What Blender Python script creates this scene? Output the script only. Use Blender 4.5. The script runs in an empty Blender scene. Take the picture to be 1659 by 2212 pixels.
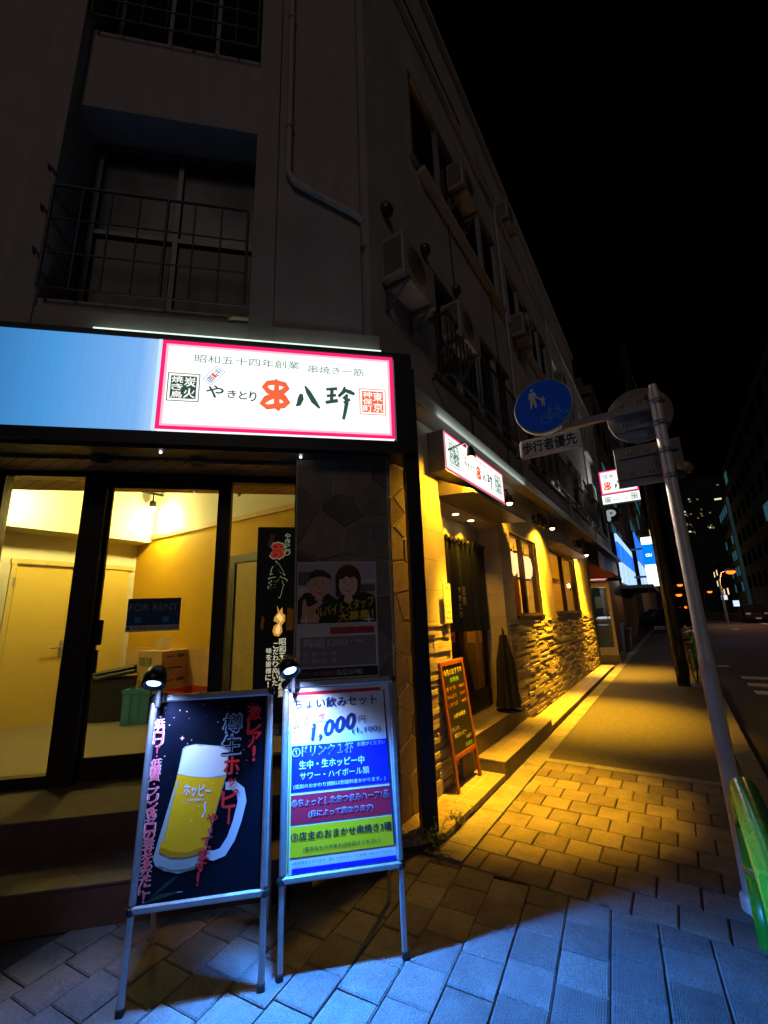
import bpy, math, random
from mathutils import Matrix, Vector
random.seed(7)
SC = bpy.context.scene
COL = SC.collection
R = math.radians
# ------------------------------------------------------------------ camera, world, sun, exposure
def make_camera():
    p, r = R(13.49), R(-1.949)
    fwd = Vector((0, math.cos(p), math.sin(p))); right = Vector((1, 0, 0)); up = Vector((0, -math.sin(p), math.cos(p)))
    X = right * math.cos(r) + up * math.sin(r); Y = -right * math.sin(r) + up * math.cos(r)
    cd = bpy.data.cameras.new('camera'); co = bpy.data.objects.new('camera', cd); COL.objects.link(co)
    m = Matrix((X, Y, -fwd)).transposed().to_4x4(); m.translation = (0, 0, 1.6)
    co.matrix_world = m
    cd.sensor_fit = 'HORIZONTAL'; cd.sensor_width = 36; cd.lens = 930.4 / 1659 * 36
    cd.clip_start = .05; cd.clip_end = 2000
    SC.camera = co
make_camera()
SUN_AZ, SUN_EL = 180, 33
w = bpy.data.worlds.new("World"); SC.world = w; w.use_nodes = True
nt = w.node_tree; nt.nodes.clear()
sky = nt.nodes.new('ShaderNodeTexSky'); sky.sky_type = 'NISHITA'; sky.sun_disc = False
sky.sun_elevation = R(-6); sky.sun_rotation = R(SUN_AZ)
bg = nt.nodes.new('ShaderNodeBackground'); bg.inputs['Strength'].default_value = 0.01
ow = nt.nodes.new('ShaderNodeOutputWorld')
nt.links.new(sky.outputs[0], bg.inputs[0]); nt.links.new(bg.outputs[0], ow.inputs[0])
sd = bpy.data.lights.new('night_glow', 'SUN'); so = bpy.data.objects.new('night_glow', sd); COL.objects.link(so)
sd.energy = 0.12; sd.angle = R(14); sd.color = (1, .82, .74)
sdir = Vector((math.sin(R(SUN_AZ)) * math.cos(R(SUN_EL)), math.cos(R(SUN_AZ)) * math.cos(R(SUN_EL)), math.sin(R(SUN_EL))))
so.rotation_euler = sdir.to_track_quat('Z', 'Y').to_euler()
SC.view_settings.view_transform = 'Standard'; SC.view_settings.look = 'None'
SC.view_settings.exposure = 0; SC.view_settings.gamma = 1; SC.view_settings.use_curve_mapping = False
SC.render.engine = 'CYCLES'
SC.cycles.use_denoising = True; SC.cycles.max_bounces = 6; SC.cycles.transparent_max_bounces = 12
SC.cycles.sample_clamp_indirect = 4; SC.cycles.caustics_reflective = False; SC.cycles.caustics_refractive = False

# ------------------------------------------------------------------ frames: local x along, y into the wall, z up
def frame(x, y, az, z=0):
    a = R(az)
    return Matrix.Translation((x, y, z)) @ Matrix.Rotation(math.pi / 2 - a, 4, 'Z')
ID = Matrix.Identity(4)
FS = frame(.08, 3.78, 33)          # street facade: x = along the street, -y = towards the road
FF = frame(.257, 3.605, 79)        # corner facade
FG = frame(-2.539, 3.661, 79)      # shop glass
T = Matrix.Translation

# ------------------------------------------------------------------ materials
MATS = {}
def nodes_of(name):
    m = bpy.data.materials.new(name); m.use_nodes = True
    t = m.node_tree; b = t.nodes['Principled BSDF']
    return m, t, b
def N(t, kind, **kw):
    n = t.nodes.new(kind)
    for k, v in kw.items():
        if k in n.inputs: n.inputs[k].default_value = v
        else: setattr(n, k, v)
    return n
def M(name, col, rough=.6, metal=0., var=.18, scale=6., bump=.0, bscale=60., emit=0., ecol=None, spec=.5, coat=0., streak=0.):
    if name in MATS: return MATS[name]
    m, t, b = nodes_of(name); MATS[name] = m
    tc = N(t, 'ShaderNodeTexCoord')
    b.inputs['Roughness'].default_value = rough; b.inputs['Metallic'].default_value = metal
    b.inputs['Specular IOR Level'].default_value = spec; b.inputs['Coat Weight'].default_value = coat
    c = (*col, 1)
    if var > 0:
        n = N(t, 'ShaderNodeTexNoise', Scale=scale, Detail=6., Roughness=.65)
        t.links.new(tc.outputs['Object'], n.inputs['Vector'])
        mr = N(t, 'ShaderNodeMapRange'); mr.inputs[1].default_value = .25; mr.inputs[2].default_value = .75
        mr.inputs[3].default_value = 1 - var; mr.inputs[4].default_value = 1 + var * .6
        t.links.new(n.outputs[0], mr.inputs[0])
        mx = N(t, 'ShaderNodeVectorMath', operation='SCALE'); mx.inputs[0].default_value = col
        t.links.new(mr.outputs[0], mx.inputs['Scale'])
        if streak:
            mp = N(t, 'ShaderNodeMapping'); mp.inputs['Scale'].default_value = (5, 5, .22); t.links.new(tc.outputs['Object'], mp.inputs[0])
            ns = N(t, 'ShaderNodeTexNoise', Scale=1.6, Detail=6., Roughness=.7); t.links.new(mp.outputs[0], ns.inputs['Vector'])
            ms = N(t, 'ShaderNodeMapRange'); ms.inputs[1].default_value = .4; ms.inputs[2].default_value = .68; ms.inputs[3].default_value = 1.; ms.inputs[4].default_value = 1 - streak; t.links.new(ns.outputs[0], ms.inputs[0])
            mm = N(t, 'ShaderNodeVectorMath', operation='SCALE'); t.links.new(mx.outputs[0], mm.inputs[0]); t.links.new(ms.outputs[0], mm.inputs['Scale']); mx = mm
        t.links.new(mx.outputs[0], b.inputs['Base Color'])
        mr2 = N(t, 'ShaderNodeMapRange'); mr2.inputs[3].default_value = max(.02, rough - .12); mr2.inputs[4].default_value = min(1, rough + .12)
        t.links.new(n.outputs[0], mr2.inputs[0]); t.links.new(mr2.outputs[0], b.inputs['Roughness'])
    else: b.inputs['Base Color'].default_value = c
    if bump > 0:
        n2 = N(t, 'ShaderNodeTexNoise', Scale=bscale, Detail=4.)
        t.links.new(tc.outputs['Object'], n2.inputs['Vector'])
        bp = N(t, 'ShaderNodeBump', Strength=bump, Distance=.01)
        t.links.new(n2.outputs[0], bp.inputs['Height']); t.links.new(bp.outputs[0], b.inputs['Normal'])
    if emit > 0:
        b.inputs['Emission Color'].default_value = (*(ecol or col), 1); b.inputs['Emission Strength'].default_value = emit
    return m
def glow(name, col, s):
    if name in MATS: return MATS[name]
    m = bpy.data.materials.new(name); m.use_nodes = True; t = m.node_tree; t.nodes.clear()
    e = N(t, 'ShaderNodeEmission', Color=(*col, 1), Strength=s); o = N(t, 'ShaderNodeOutputMaterial')
    t.links.new(e.outputs[0], o.inputs[0]); MATS[name] = m
    return m
def glass(name, tint=(1, 1, 1), fac=.07, rough=.02, edge=.6):
    if name in MATS: return MATS[name]
    m = bpy.data.materials.new(name); m.use_nodes = True; t = m.node_tree; t.nodes.clear()
    a = N(t, 'ShaderNodeBsdfTransparent', Color=(*tint, 1)); g = N(t, 'ShaderNodeBsdfGlossy', Roughness=rough)
    lw = N(t, 'ShaderNodeLayerWeight', Blend=.25); mr = N(t, 'ShaderNodeMapRange'); mr.inputs[3].default_value = fac; mr.inputs[4].default_value = edge
    t.links.new(lw.outputs['Fresnel'], mr.inputs[0])
    x = N(t, 'ShaderNodeMixShader'); o = N(t, 'ShaderNodeOutputMaterial')
    t.links.new(mr.outputs[0], x.inputs[0]); t.links.new(a.outputs[0], x.inputs[1]); t.links.new(g.outputs[0], x.inputs[2]); t.links.new(x.outputs[0], o.inputs[0])
    MATS[name] = m
    return m
def swiz(t, order):
    """object coordinates re-ordered, e.g. 'yx' puts object y on texture x"""
    tc = N(t, 'ShaderNodeTexCoord'); s = N(t, 'ShaderNodeSeparateXYZ'); c = N(t, 'ShaderNodeCombineXYZ')
    t.links.new(tc.outputs['Object'], s.inputs[0])
    for i, k in enumerate(order): t.links.new(s.outputs['xyz'.index(k)], c.inputs[i])
    return c.outputs[0]
def brick(name, order, bw, bh, c1, c2, mortar, msize=.004, offset=.5, rough=.8, bump=.5, grain=.3, ribs=0, rot=0., shift=(0, 0), stain=.35):
    m, t, b = nodes_of(name); MATS[name] = m
    v = swiz(t, order)
    mp = N(t, 'ShaderNodeMapping'); mp.inputs['Rotation'].default_value = (0, 0, R(rot)); mp.inputs['Location'].default_value = (shift[0], shift[1], 0)
    t.links.new(v, mp.inputs[0]); v = mp.outputs[0]
    br = N(t, 'ShaderNodeTexBrick'); br.offset = offset; br.offset_frequency = 2; br.squash = 1
    br.inputs['Color1'].default_value = (*c1, 1); br.inputs['Color2'].default_value = (*c2, 1); br.inputs['Mortar'].default_value = (*mortar, 1)
    br.inputs['Scale'].default_value = 1; br.inputs['Mortar Size'].default_value = msize; br.inputs['Mortar Smooth'].default_value = .3
    br.inputs['Brick Width'].default_value = bw; br.inputs['Row Height'].default_value = bh; br.inputs['Bias'].default_value = 0
    t.links.new(v, br.inputs['Vector'])
    n = N(t, 'ShaderNodeTexNoise', Scale=3.2, Detail=8., Roughness=.7); t.links.new(v, n.inputs['Vector'])
    mr = N(t, 'ShaderNodeMapRange'); mr.inputs[1].default_value = .3; mr.inputs[2].default_value = .7; mr.inputs[3].default_value = 1 - stain; mr.inputs[4].default_value = 1.15
    t.links.new(n.outputs[0], mr.inputs[0])
    g = N(t, 'ShaderNodeTexNoise', Scale=160., Detail=3.); t.links.new(v, g.inputs['Vector'])
    mg = N(t, 'ShaderNodeMapRange'); mg.inputs[1].default_value = .3; mg.inputs[2].default_value = .7; mg.inputs[3].default_value = 1 - grain; mg.inputs[4].default_value = 1 + grain
    t.links.new(g.outputs[0], mg.inputs[0])
    mu = N(t, 'ShaderNodeMath', operation='MULTIPLY'); t.links.new(mr.outputs[0], mu.inputs[0]); t.links.new(mg.outputs[0], mu.inputs[1])
    vo = N(t, 'ShaderNodeTexVoronoi', Scale=2.1, Randomness=1.); t.links.new(v, vo.inputs['Vector'])
    ms = N(t, 'ShaderNodeMapRange'); ms.inputs[1].default_value = .045; ms.inputs[2].default_value = .075; ms.inputs[3].default_value = 1 - stain * .9; ms.inputs[4].default_value = 1.; t.links.new(vo.outputs['Distance'], ms.inputs[0])
    m9 = N(t, 'ShaderNodeMath', operation='MULTIPLY'); t.links.new(mu.outputs[0], m9.inputs[0]); t.links.new(ms.outputs[0], m9.inputs[1]); mu = m9
    sc = N(t, 'ShaderNodeVectorMath', operation='SCALE'); t.links.new(br.outputs['Color'], sc.inputs[0]); t.links.new(mu.outputs[0], sc.inputs['Scale'])
    t.links.new(sc.outputs[0], b.inputs['Base Color']); b.inputs['Roughness'].default_value = rough
    # height: joints sunk, grain, optional ribs
    inv = N(t, 'ShaderNodeMath', operation='MULTIPLY'); inv.inputs[1].default_value = -1.; t.links.new(br.outputs['Fac'], inv.inputs[0])
    add = N(t, 'ShaderNodeMath', operation='MULTIPLY_ADD'); add.inputs[1].default_value = .35; t.links.new(g.outputs[0], add.inputs[0]); t.links.new(inv.outputs[0], add.inputs[2])
    h = add.outputs[0]
    if ribs:
        wv = N(t, 'ShaderNodeTexWave', Scale=ribs, Distortion=.4, Detail=1.); wv.wave_type = 'BANDS'; wv.bands_direction = 'X'
        t.links.new(v, wv.inputs['Vector'])
        a2 = N(t, 'ShaderNodeMath', operation='MULTIPLY_ADD'); a2.inputs[1].default_value = .3; t.links.new(wv.outputs[1], a2.inputs[0]); t.links.new(h, a2.inputs[2]); h = a2.outputs[0]
    bp = N(t, 'ShaderNodeBump', Strength=bump, Distance=.008); t.links.new(h, bp.inputs['Height']); t.links.new(bp.outputs[0], b.inputs['Normal'])
    return m
def flagstone(name, scale, c1, c2, mortar, width=.035, rough=.75, bump=.8):
    m, t, b = nodes_of(name); MATS[name] = m
    tc = N(t, 'ShaderNodeTexCoord')
    wn = N(t, 'ShaderNodeTexNoise', Scale=2.5, Detail=2.); t.links.new(tc.outputs['Object'], wn.inputs['Vector'])
    ad = N(t, 'ShaderNodeVectorMath', operation='MULTIPLY_ADD'); ad.inputs[1].default_value = (.16, .16, .16)
    t.links.new(wn.outputs[1], ad.inputs[0]); t.links.new(tc.outputs['Object'], ad.inputs[2])
    ve = N(t, 'ShaderNodeTexVoronoi', feature='DISTANCE_TO_EDGE', Scale=scale); vc = N(t, 'ShaderNodeTexVoronoi', feature='F1', Scale=scale)
    for q in (ve, vc): t.links.new(ad.outputs[0], q.inputs['Vector'])
    lt = N(t, 'ShaderNodeMapRange'); lt.inputs[1].default_value = width * .6; lt.inputs[2].default_value = width * 1.3; t.links.new(ve.outputs['Distance'], lt.inputs[0])
    sp = N(t, 'ShaderNodeSeparateColor'); t.links.new(vc.outputs['Color'], sp.inputs[0])
    m1 = N(t, 'ShaderNodeMix', data_type='RGBA'); m1.inputs[6].default_value = (*c1, 1); m1.inputs[7].default_value = (*c2, 1); t.links.new(sp.outputs[0], m1.inputs[0])
    n = N(t, 'ShaderNodeTexNoise', Scale=22., Detail=6., Roughness=.7); t.links.new(tc.outputs['Object'], n.inputs['Vector'])
    mr = N(t, 'ShaderNodeMapRange'); mr.inputs[1].default_value = .3; mr.inputs[2].default_value = .7; mr.inputs[3].default_value = .55; mr.inputs[4].default_value = 1.25; t.links.new(n.outputs[0], mr.inputs[0])
    sc = N(t, 'ShaderNodeVectorMath', operation='SCALE'); t.links.new(m1.outputs[2], sc.inputs[0]); t.links.new(mr.outputs[0], sc.inputs['Scale'])
    m2 = N(t, 'ShaderNodeMix', data_type='RGBA'); m2.inputs[6].default_value = (*mortar, 1); t.links.new(lt.outputs[0], m2.inputs[0]); t.links.new(sc.outputs[0], m2.inputs[7])
    t.links.new(m2.outputs[2], b.inputs['Base Color']); b.inputs['Roughness'].default_value = rough
    ma = N(t, 'ShaderNodeMath', operation='MULTIPLY_ADD'); ma.inputs[1].default_value = .25; t.links.new(n.outputs[0], ma.inputs[0]); t.links.new(lt.outputs[0], ma.inputs[2])
    bp = N(t, 'ShaderNodeBump', Strength=bump, Distance=.012); t.links.new(ma.outputs[0], bp.inputs['Height']); t.links.new(bp.outputs[0], b.inputs['Normal'])
    return m

# ------------------------------------------------------------------ mesh builder
_txt = {}
def text_mesh(s, bold=0.):
    k = s
    if k not in _txt:
        c = bpy.data.curves.new('lettering', 'FONT'); c.body = s; c.fill_mode = 'FRONT'; c.resolution_u = 2
        o = bpy.data.objects.new('lettering', c); me = bpy.data.meshes.new_from_object(o)
        vs = [(v.co.x, v.co.y) for v in me.vertices]; fs = [tuple(p.vertices) for p in me.polygons]
        bpy.data.meshes.remove(me); bpy.data.objects.remove(o); bpy.data.curves.remove(c)
        _txt[k] = (vs, fs)
    return _txt[k]
class B:
    def __init__(s, F=ID): s.F = F; s.v = []; s.f = []; s.m = []; s.sm = []
    def add(s, vs, fs, m=0, smooth=False):
        o = len(s.v); s.v += [Vector(v) for v in vs]
        for q in fs: s.f.append(tuple(i + o for i in q)); s.m.append(m); s.sm.append(smooth)
        return s
    def box(s, x0, x1, y0, y1, z0, z1, m=0):
        vs = [(x, y, z) for z in (z0, z1) for y in (y0, y1) for x in (x0, x1)]
        return s.add(vs, [(0, 2, 3, 1), (4, 5, 7, 6), (0, 1, 5, 4), (2, 6, 7, 3), (0, 4, 6, 2), (1, 3, 7, 5)], m)
    def rbox(s, x0, x1, y0, y1, z0, z1, r=.01, m=0):
        """box with its vertical and horizontal edges chamfered"""
        r = min(r, (x1 - x0) / 2.01, (y1 - y0) / 2.01, (z1 - z0) / 2.01)
        def ring(z, k): return [(x0 + k, y0 + r, z), (x0 + r, y0 + k, z), (x1 - r, y0 + k, z), (x1 - k, y0 + r, z), (x1 - k, y1 - r, z), (x1 - r, y1 - k, z), (x0 + r, y1 - k, z), (x0 + k, y1 - r, z)]
        vs = ring(z0, r * .7) + ring(z0 + r, 0) + ring(z1 - r, 0) + ring(z1, r * .7)
        fs = [tuple(range(7, -1, -1)), tuple(range(24, 32))]
        for a in (0, 8, 16):
            for i in range(8): j = (i + 1) % 8; fs.append((a + i, a + j, a + 8 + j, a + 8 + i))
        return s.add(vs, fs, m)
    def prism(s, pts, y0, y1, m=0):
        """outline in x,z pushed from y0 to y1"""
        n = len(pts); vs = [(x, y0, z) for x, z in pts] + [(x, y1, z) for x, z in pts]
        fs = [tuple(range(n)), tuple(range(2 * n - 1, n - 1, -1))] + [(i, n + i, n + (i + 1) % n, (i + 1) % n) for i in range(n)]
        return s.add(vs, fs, m)
    def slab(s, pts, z0, z1, m=0):
        n = len(pts); vs = [(x, y, z0) for x, y in pts] + [(x, y, z1) for x, y in pts]
        fs = [tuple(range(n - 1, -1, -1)), tuple(range(n, 2 * n))] + [(i, (i + 1) % n, n + (i + 1) % n, n + i) for i in range(n)]
        return s.add(vs, fs, m)
    def sect(s, pts, x0, x1, m=0):
        """outline in y,z pushed from x0 to x1"""
        n = len(pts); vs = [(x0, y, z) for y, z in pts] + [(x1, y, z) for y, z in pts]
        fs = [tuple(range(n - 1, -1, -1)), tuple(range(n, 2 * n))] + [(i, (i + 1) % n, n + (i + 1) % n, n + i) for i in range(n)]
        return s.add(vs, fs, m)
    def flat(s, pts, y, m=0): return s.add([(x, y, z) for x, z in pts], [tuple(range(len(pts)))], m)
    def rect(s, x0, x1, z0, z1, y, m=0): return s.flat([(x0, z0), (x1, z0), (x1, z1), (x0, z1)], y, m)
    def rim(s, x0, x1, z0, z1, w, y, m=0):
        s.rect(x0, x1, z0, z0 + w, y, m); s.rect(x0, x1, z1 - w, z1, y, m); s.rect(x0, x0 + w, z0 + w, z1 - w, y, m)
        return s.rect(x1 - w, x1, z0 + w, z1 - w, y, m)
    def oval(s, cx, cz, rx, rz, y, m=0, n=28, rot=0.):
        c, q = math.cos(rot), math.sin(rot); P = []
        for i in range(n):
            a = 2 * math.pi * i / n; x, z = rx * math.cos(a), rz * math.sin(a)
            P.append((cx + x * c - z * q, cz + x * q + z * c))
        return s.flat(P, y, m)
    def tube(s, P, r, n=10, m=0, closed=False, cap=True):
        P = [Vector(p) for p in P]; k = len(P); rs = r if isinstance(r, (list, tuple)) else [r] * k
        prev = None; rings = []
        for i, p in enumerate(P):
            a = P[(i - 1) % k] if (closed or i) else p; b = P[(i + 1) % k] if (closed or i < k - 1) else p
            d = (b - a).normalized()
            if prev is None:
                u = d.orthogonal().normalized()
            else:
                u = (prev - d * prev.dot(d))
                u = u.normalized() if u.length > 1e-6 else d.orthogonal().normalized()
            prev = u; w_ = d.cross(u)
            rings.append([p + (u * math.cos(2 * math.pi * j / n) + w_ * math.sin(2 * math.pi * j / n)) * rs[i] for j in range(n)])
        vs = [q for g in rings for q in g]; fs = []
        for i in range(k if closed else k - 1):
            a, b = i * n, ((i + 1) % k) * n
            for j in range(n): fs.append((a + j, a + (j + 1) % n, b + (j + 1) % n, b + j))
        s.add(vs, fs, m, True)
        if cap and not closed:
            s.add(rings[0], [tuple(range(n - 1, -1, -1))], m); s.add(rings[-1], [tuple(range(n))], m)
        return s
    def lathe(s, prof, n=24, c=(0, 0, 0), m=0, X=ID):
        vs = []; fs = []
        for r, z in prof:
            for j in range(n):
                a = 2 * math.pi * j / n; p = X @ Vector((r * math.cos(a), r * math.sin(a), z)); vs.append(p + Vector(c))
        for i in range(len(prof) - 1):
            for j in range(n): fs.append((i * n + j, i * n + (j + 1) % n, (i + 1) * n + (j + 1) % n, (i + 1) * n + j))
        s.add(vs, fs, m, True)
        if prof[0][0] > 1e-4: s.add(vs[:n], [tuple(range(n - 1, -1, -1))], m)
        if prof[-1][0] > 1e-4: s.add(vs[-n:], [tuple(range(n))], m)
        return s
    def ball(s, c, r, m=0, n=16, sq=(1, 1, 1)):
        k = n // 2; return s.lathe([(r * math.sin(math.pi * i / k) + 1e-5, -r * math.cos(math.pi * i / k)) for i in range(k + 1)], n, c, m, Matrix.Diagonal((*sq, 1)))
    def text(s, t, x0, x1, z0, z1, y, m=0, bold=0., x1z=0., skew=0., keep=False):
        """lettering fitted to the box; x1z lifts the far end of the line"""
        vs, fs = text_mesh(t, bold)
        if not vs: return s
        ax, bx = min(v[0] for v in vs), max(v[0] for v in vs); az, bz = min(v[1] for v in vs), max(v[1] for v in vs)
        kx = (x1 - x0) / max(bx - ax, 1e-6); kz = (z1 - z0) / max(bz - az, 1e-6)
        if keep: kx = kz = min(kx, kz)
        shifts = [(0, 0)] if bold <= 0 else [(0, 0), (bold, 0), (-bold, 0), (0, bold), (0, -bold)]
        for i, (p, q) in enumerate(shifts):
            out = []
            for a, b in vs:
                x = (a - ax + p) * kx; z = (b - az + q) * kz
                out.append((x0 + x + skew * z, y + i * 3e-5, z0 + z + x1z * x / max(x1 - x0, 1e-6)))
            s.add(out, fs, m)
        return s
    def vtext(s, t, x0, z0, x1, z1, size, y, m=0, bold=0., wide=1.):
        """one character under the other from (x0,z0) centre to (x1,z1) centre"""
        n = len(t)
        for i, ch in enumerate(t):
            if ch == ' ': continue
            k = i / max(n - 1, 1); cx = x0 + (x1 - x0) * k; cz = z0 + (z1 - z0) * k; h = size / 2
            if ch in 'ー一': s.text('ー' if ch == 'ー' else ch, cx - h * .8, cx + h * .8, cz - h * .15, cz + h * .15, y, m, bold) if ch == '一' else s.rect(cx - h * .13, cx + h * .13, cz - h * .85, cz + h * .85, y, m)
            elif ch in '・.': s.oval(cx, cz, h * .2, h * .2, y, m, 10)
            elif ch == '！' or ch == '!': s.text('!', cx - h * .16, cx + h * .16, cz - h * .9, cz + h * .9, y, m, bold)
            elif ch in 'っッょ': s.text(ch, cx - h * .3 * wide, cx + h * .55 * wide, cz - h * .5, cz + h * .35, y, m, bold)
            else: s.text(ch, cx - h * .9 * wide, cx + h * .9 * wide, cz - h * .9, cz + h * .9, y, m, bold)
        return s
    def brush(s, P, y, m=0):
        """brush stroke through (x,z,half width)"""
        n = len(P); L = []; Q = []
        for i, (x, z, w_) in enumerate(P):
            a = P[max(i - 1, 0)]; b = P[min(i + 1, n - 1)]; dx, dz = b[0] - a[0], b[1] - a[1]; l = math.hypot(dx, dz) or 1
            L.append((x - dz / l * w_, y, z + dx / l * w_)); Q.append((x + dz / l * w_, y, z - dx / l * w_))
        return s.add(L + Q, [(i, i + 1, n + i + 1, n + i) for i in range(n - 1)], m)
    def build(s, name, mats, parent=None, props=None, F=None):
        me = bpy.data.meshes.new(name)
        o = bpy.data.objects.new(name, me); COL.objects.link(o)
        base = (parent.matrix_world if parent else (F or s.F))
        if parent: o.parent = parent
        else: o.matrix_world = base
        K = base.inverted() @ s.F
        me.from_pydata([K @ v for v in s.v], [], s.f)
        for mt in (mats if isinstance(mats, (list, tuple)) else [mats]): me.materials.append(mt)
        me.polygons.foreach_set('material_index', s.m); me.polygons.foreach_set('use_smooth', s.sm); me.update()

        for k, v in (props or {}).items(): o[k] = v
        return o
def thing(name, label, cat, F=ID, group=None):
    o = bpy.data.objects.new(name, None); COL.objects.link(o); o.matrix_world = F; o.empty_display_size = .1
    o['label'] = label; o['category'] = cat
    if group: o['group'] = group
    return o
def tag(o, label, cat, group=None):
    o['label'] = label; o['category'] = cat
    if group: o['group'] = group
    return o
def struct(o): o['kind'] = 'structure'; return o
def sub(b, name, mats, part):
    """a sub-part: same local space as its part, whose own matrix is the identity"""
    o = b.build(name, mats, part.parent); o.parent = part
    return o
def lamp(kind, name, F, loc, energy, col, parent=None, aim=None, size=.03, cone=100, blend=.5):
    ld = bpy.data.lights.new(name, kind); ld.energy = energy; ld.color = col; ld.shadow_soft_size = size
    o = bpy.data.objects.new(name, ld); COL.objects.link(o)
    m = F @ T(loc)
    if kind == 'SPOT':
        ld.spot_size = R(cone); ld.spot_blend = blend
        d = (F.to_3x3() @ Vector(aim)).normalized(); m = T(m.translation) @ (-d).to_track_quat('Z', 'Y').to_matrix().to_4x4()
    o.matrix_world = m
    if parent:
        o.parent = parent; o.matrix_parent_inverse = parent.matrix_world.inverted()
    return o
def dup(root, F, label=None, group=None):
    r = root.copy(); COL.objects.link(r); r.matrix_world = F
    if label: r['label'] = label
    if group: r['group'] = group
    for ch in list(root.children):
        c = ch.copy(); COL.objects.link(c); c.parent = r
        for g in ch.children:
            d = g.copy(); COL.objects.link(d); d.parent = c
    return r


# ================================================================== STRUCTURE: ground, road, pavements
asphalt = M('asphalt', (.05, .05, .052), .85, var=.35, scale=9, bump=.6, bscale=220)
walk_asph = M('walkway_asphalt', (.085, .08, .075), .8, var=.5, scale=16, bump=.8, bscale=200)
road_paint = M('road_paint', (.6, .6, .55), .7, var=.3, scale=30)
kerb_conc = brick('kerb_concrete', 'xyz', .62, 4, (.30, .285, .26), (.25, .24, .22), (.05, .05, .045), .005, 0, bump=.6, grain=.35, stain=.5)
paver_s = brick('street_paver', 'yxz', .218, .228, (.22, .195, .17), (.15, .13, .115), (.025, .02, .018), .0035, .5, bump=1., grain=.45, shift=(-.02, -.007), stain=.55)
paver_f = brick('ribbed_paver', 'yxz', .216, .225, (.30, .275, .25), (.22, .20, .18), (.025, .02, .018), .0035, .28, bump=.9, grain=.35, ribs=14, rot=5.5, shift=(.07, .03), stain=.5)
B(ID).box(-400, 700, -300, 900, -.3, -.16).build('ground', asphalt)['kind'] = 'structure'
B(FS).box(-60, 400, -13.2, -2.46, -.2, -.13).build('road', asphalt)['kind'] = 'structure'
def clip_line(P, nx, ny, c):
    out = []
    for i in range(len(P)):
        p, q = P[i], P[(i + 1) % len(P)]; dp = p[0] * nx + p[1] * ny - c; dq = q[0] * nx + q[1] * ny - c
        if dp <= 0: out.append(p)
        if (dp < 0 < dq) or (dq < 0 < dp): k = dp / (dp - dq); out.append((p[0] + (q[0] - p[0]) * k, p[1] + (q[1] - p[1]) * k))
    return out
def paver(b, P, rn, m, tilt=.012, hv=.0025):
    if len(P) < 3: return
    cx = sum(p[0] for p in P) / len(P); cy = sum(p[1] for p in P) / len(P)
    if max(abs(p[0] - cx) for p in P) < .02 or max(abs(p[1] - cy) for p in P) < .02: return
    h = rn.uniform(-hv, hv); tx, ty = rn.uniform(-tilt, tilt), rn.uniform(-tilt, tilt)
    def sh(k): return [(cx + (p[0] - cx) * (1 - k / max(.03, abs(p[0] - cx))), cy + (p[1] - cy) * (1 - k / max(.03, abs(p[1] - cy)))) for p in P]
    def z(p): return h + (p[0] - cx) * tx + (p[1] - cy) * ty
    A, C, n = sh(0), sh(.006), len(P)
    vs = [(*p, -.03) for p in A] + [(*p, z(p) - .005) for p in A] + [(*p, z(p)) for p in C]
    b.add(vs, [(i, (i + 1) % n, n + (i + 1) % n, n + i) for i in range(n)] + [(n + i, n + (i + 1) % n, 2 * n + (i + 1) % n, 2 * n + i) for i in range(n)] + [tuple(range(2 * n, 3 * n))], m)
rp_ = random.Random(12)
joint = M('paver_joint', (.06, .052, .045), .95, var=.4, scale=30, bump=.6, bscale=150)
def pmat(nm, c, ribs):
    m = brick(nm, 'yxz', 50, 50, c, c, c, .0, 0, bump=.9, grain=.4, ribs=ribs * 2.2, rot=5.9 if ribs else 0, stain=.5, shift=(17, 19)); return m
pm_s = [pmat('street_paver_%d' % i, c, 0) for i, c in enumerate(((.22, .19, .16), (.17, .145, .12), (.26, .225, .19), (.14, .12, .105)))]
pm_f = [pmat('ribbed_paver_%d' % i, c, 14) for i, c in enumerate(((.20, .185, .17), (.17, .155, .145), (.235, .22, .20), (.15, .138, .127)))]
b = B(FS); g = .0045
for r in range(10):
    x0, x1 = -.2205 + r * .2275, -.2205 + (r + 1) * .2275; off = 0 if r % 2 == 0 else .109
    for k in range(-1, 9):
        y1 = -(.455 + off + k * .2165); y0 = y1 - .2165; y0c, y1c = max(y0, -2.28), min(y1, -.558)
        if y1c - y0c > .02: paver(b, [(x0 + g, y0c + g), (x1 - g, y0c + g), (x1 - g, y1c - g), (x0 + g, y1c - g)], rp_, rp_.choice((0, 0, 0, 1, 1, 2, 3)))
b.box(-.25, 2.06, -2.28, -.556, -.12, -.012, 4)
b.build('pavement', pm_s + [joint])['kind'] = 'structure'
g = .003; b = B(FS); ca, sa = math.cos(R(5.9)), math.sin(R(5.9))
for i in range(-2, 15):              # columns across, measured from the kerb end of the joint nearest the post
    for j in range(0, 17):
        v0 = .569 - .2175 * (6 - i); off = (.5 * (i % 2)) * .11 + .03
        q = [(-j * .2185 - off + u, v0 + v) for u, v in ((-.2185 + g, g), (-g, g), (-g, .2175 - g), (-.2185 + g, .2175 - g))]
        P = [(-.20 + u * ca + v * sa * 0 - (v - .569) * -sa, -(v * ca - u * sa)) for u, v in q]
        P = clip_line(P, 1, 0, -.226); P = clip_line(P, 0, -1, 2.28)
        P = P[::-1]
        paver(b, P, rp_, rp_.choice((0, 0, 0, 1, 1, 2, 3)))
b.box(-9, -.226, -2.28, 6.2, -.12, -.012, 4)
b.build('pavement', pm_f + [joint])['kind'] = 'structure'
B(FS).box(2.06, 2.17, -2.28, -.555, -.12, .002).build('paving_edge', kerb_conc)['kind'] = 'structure'
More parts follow.
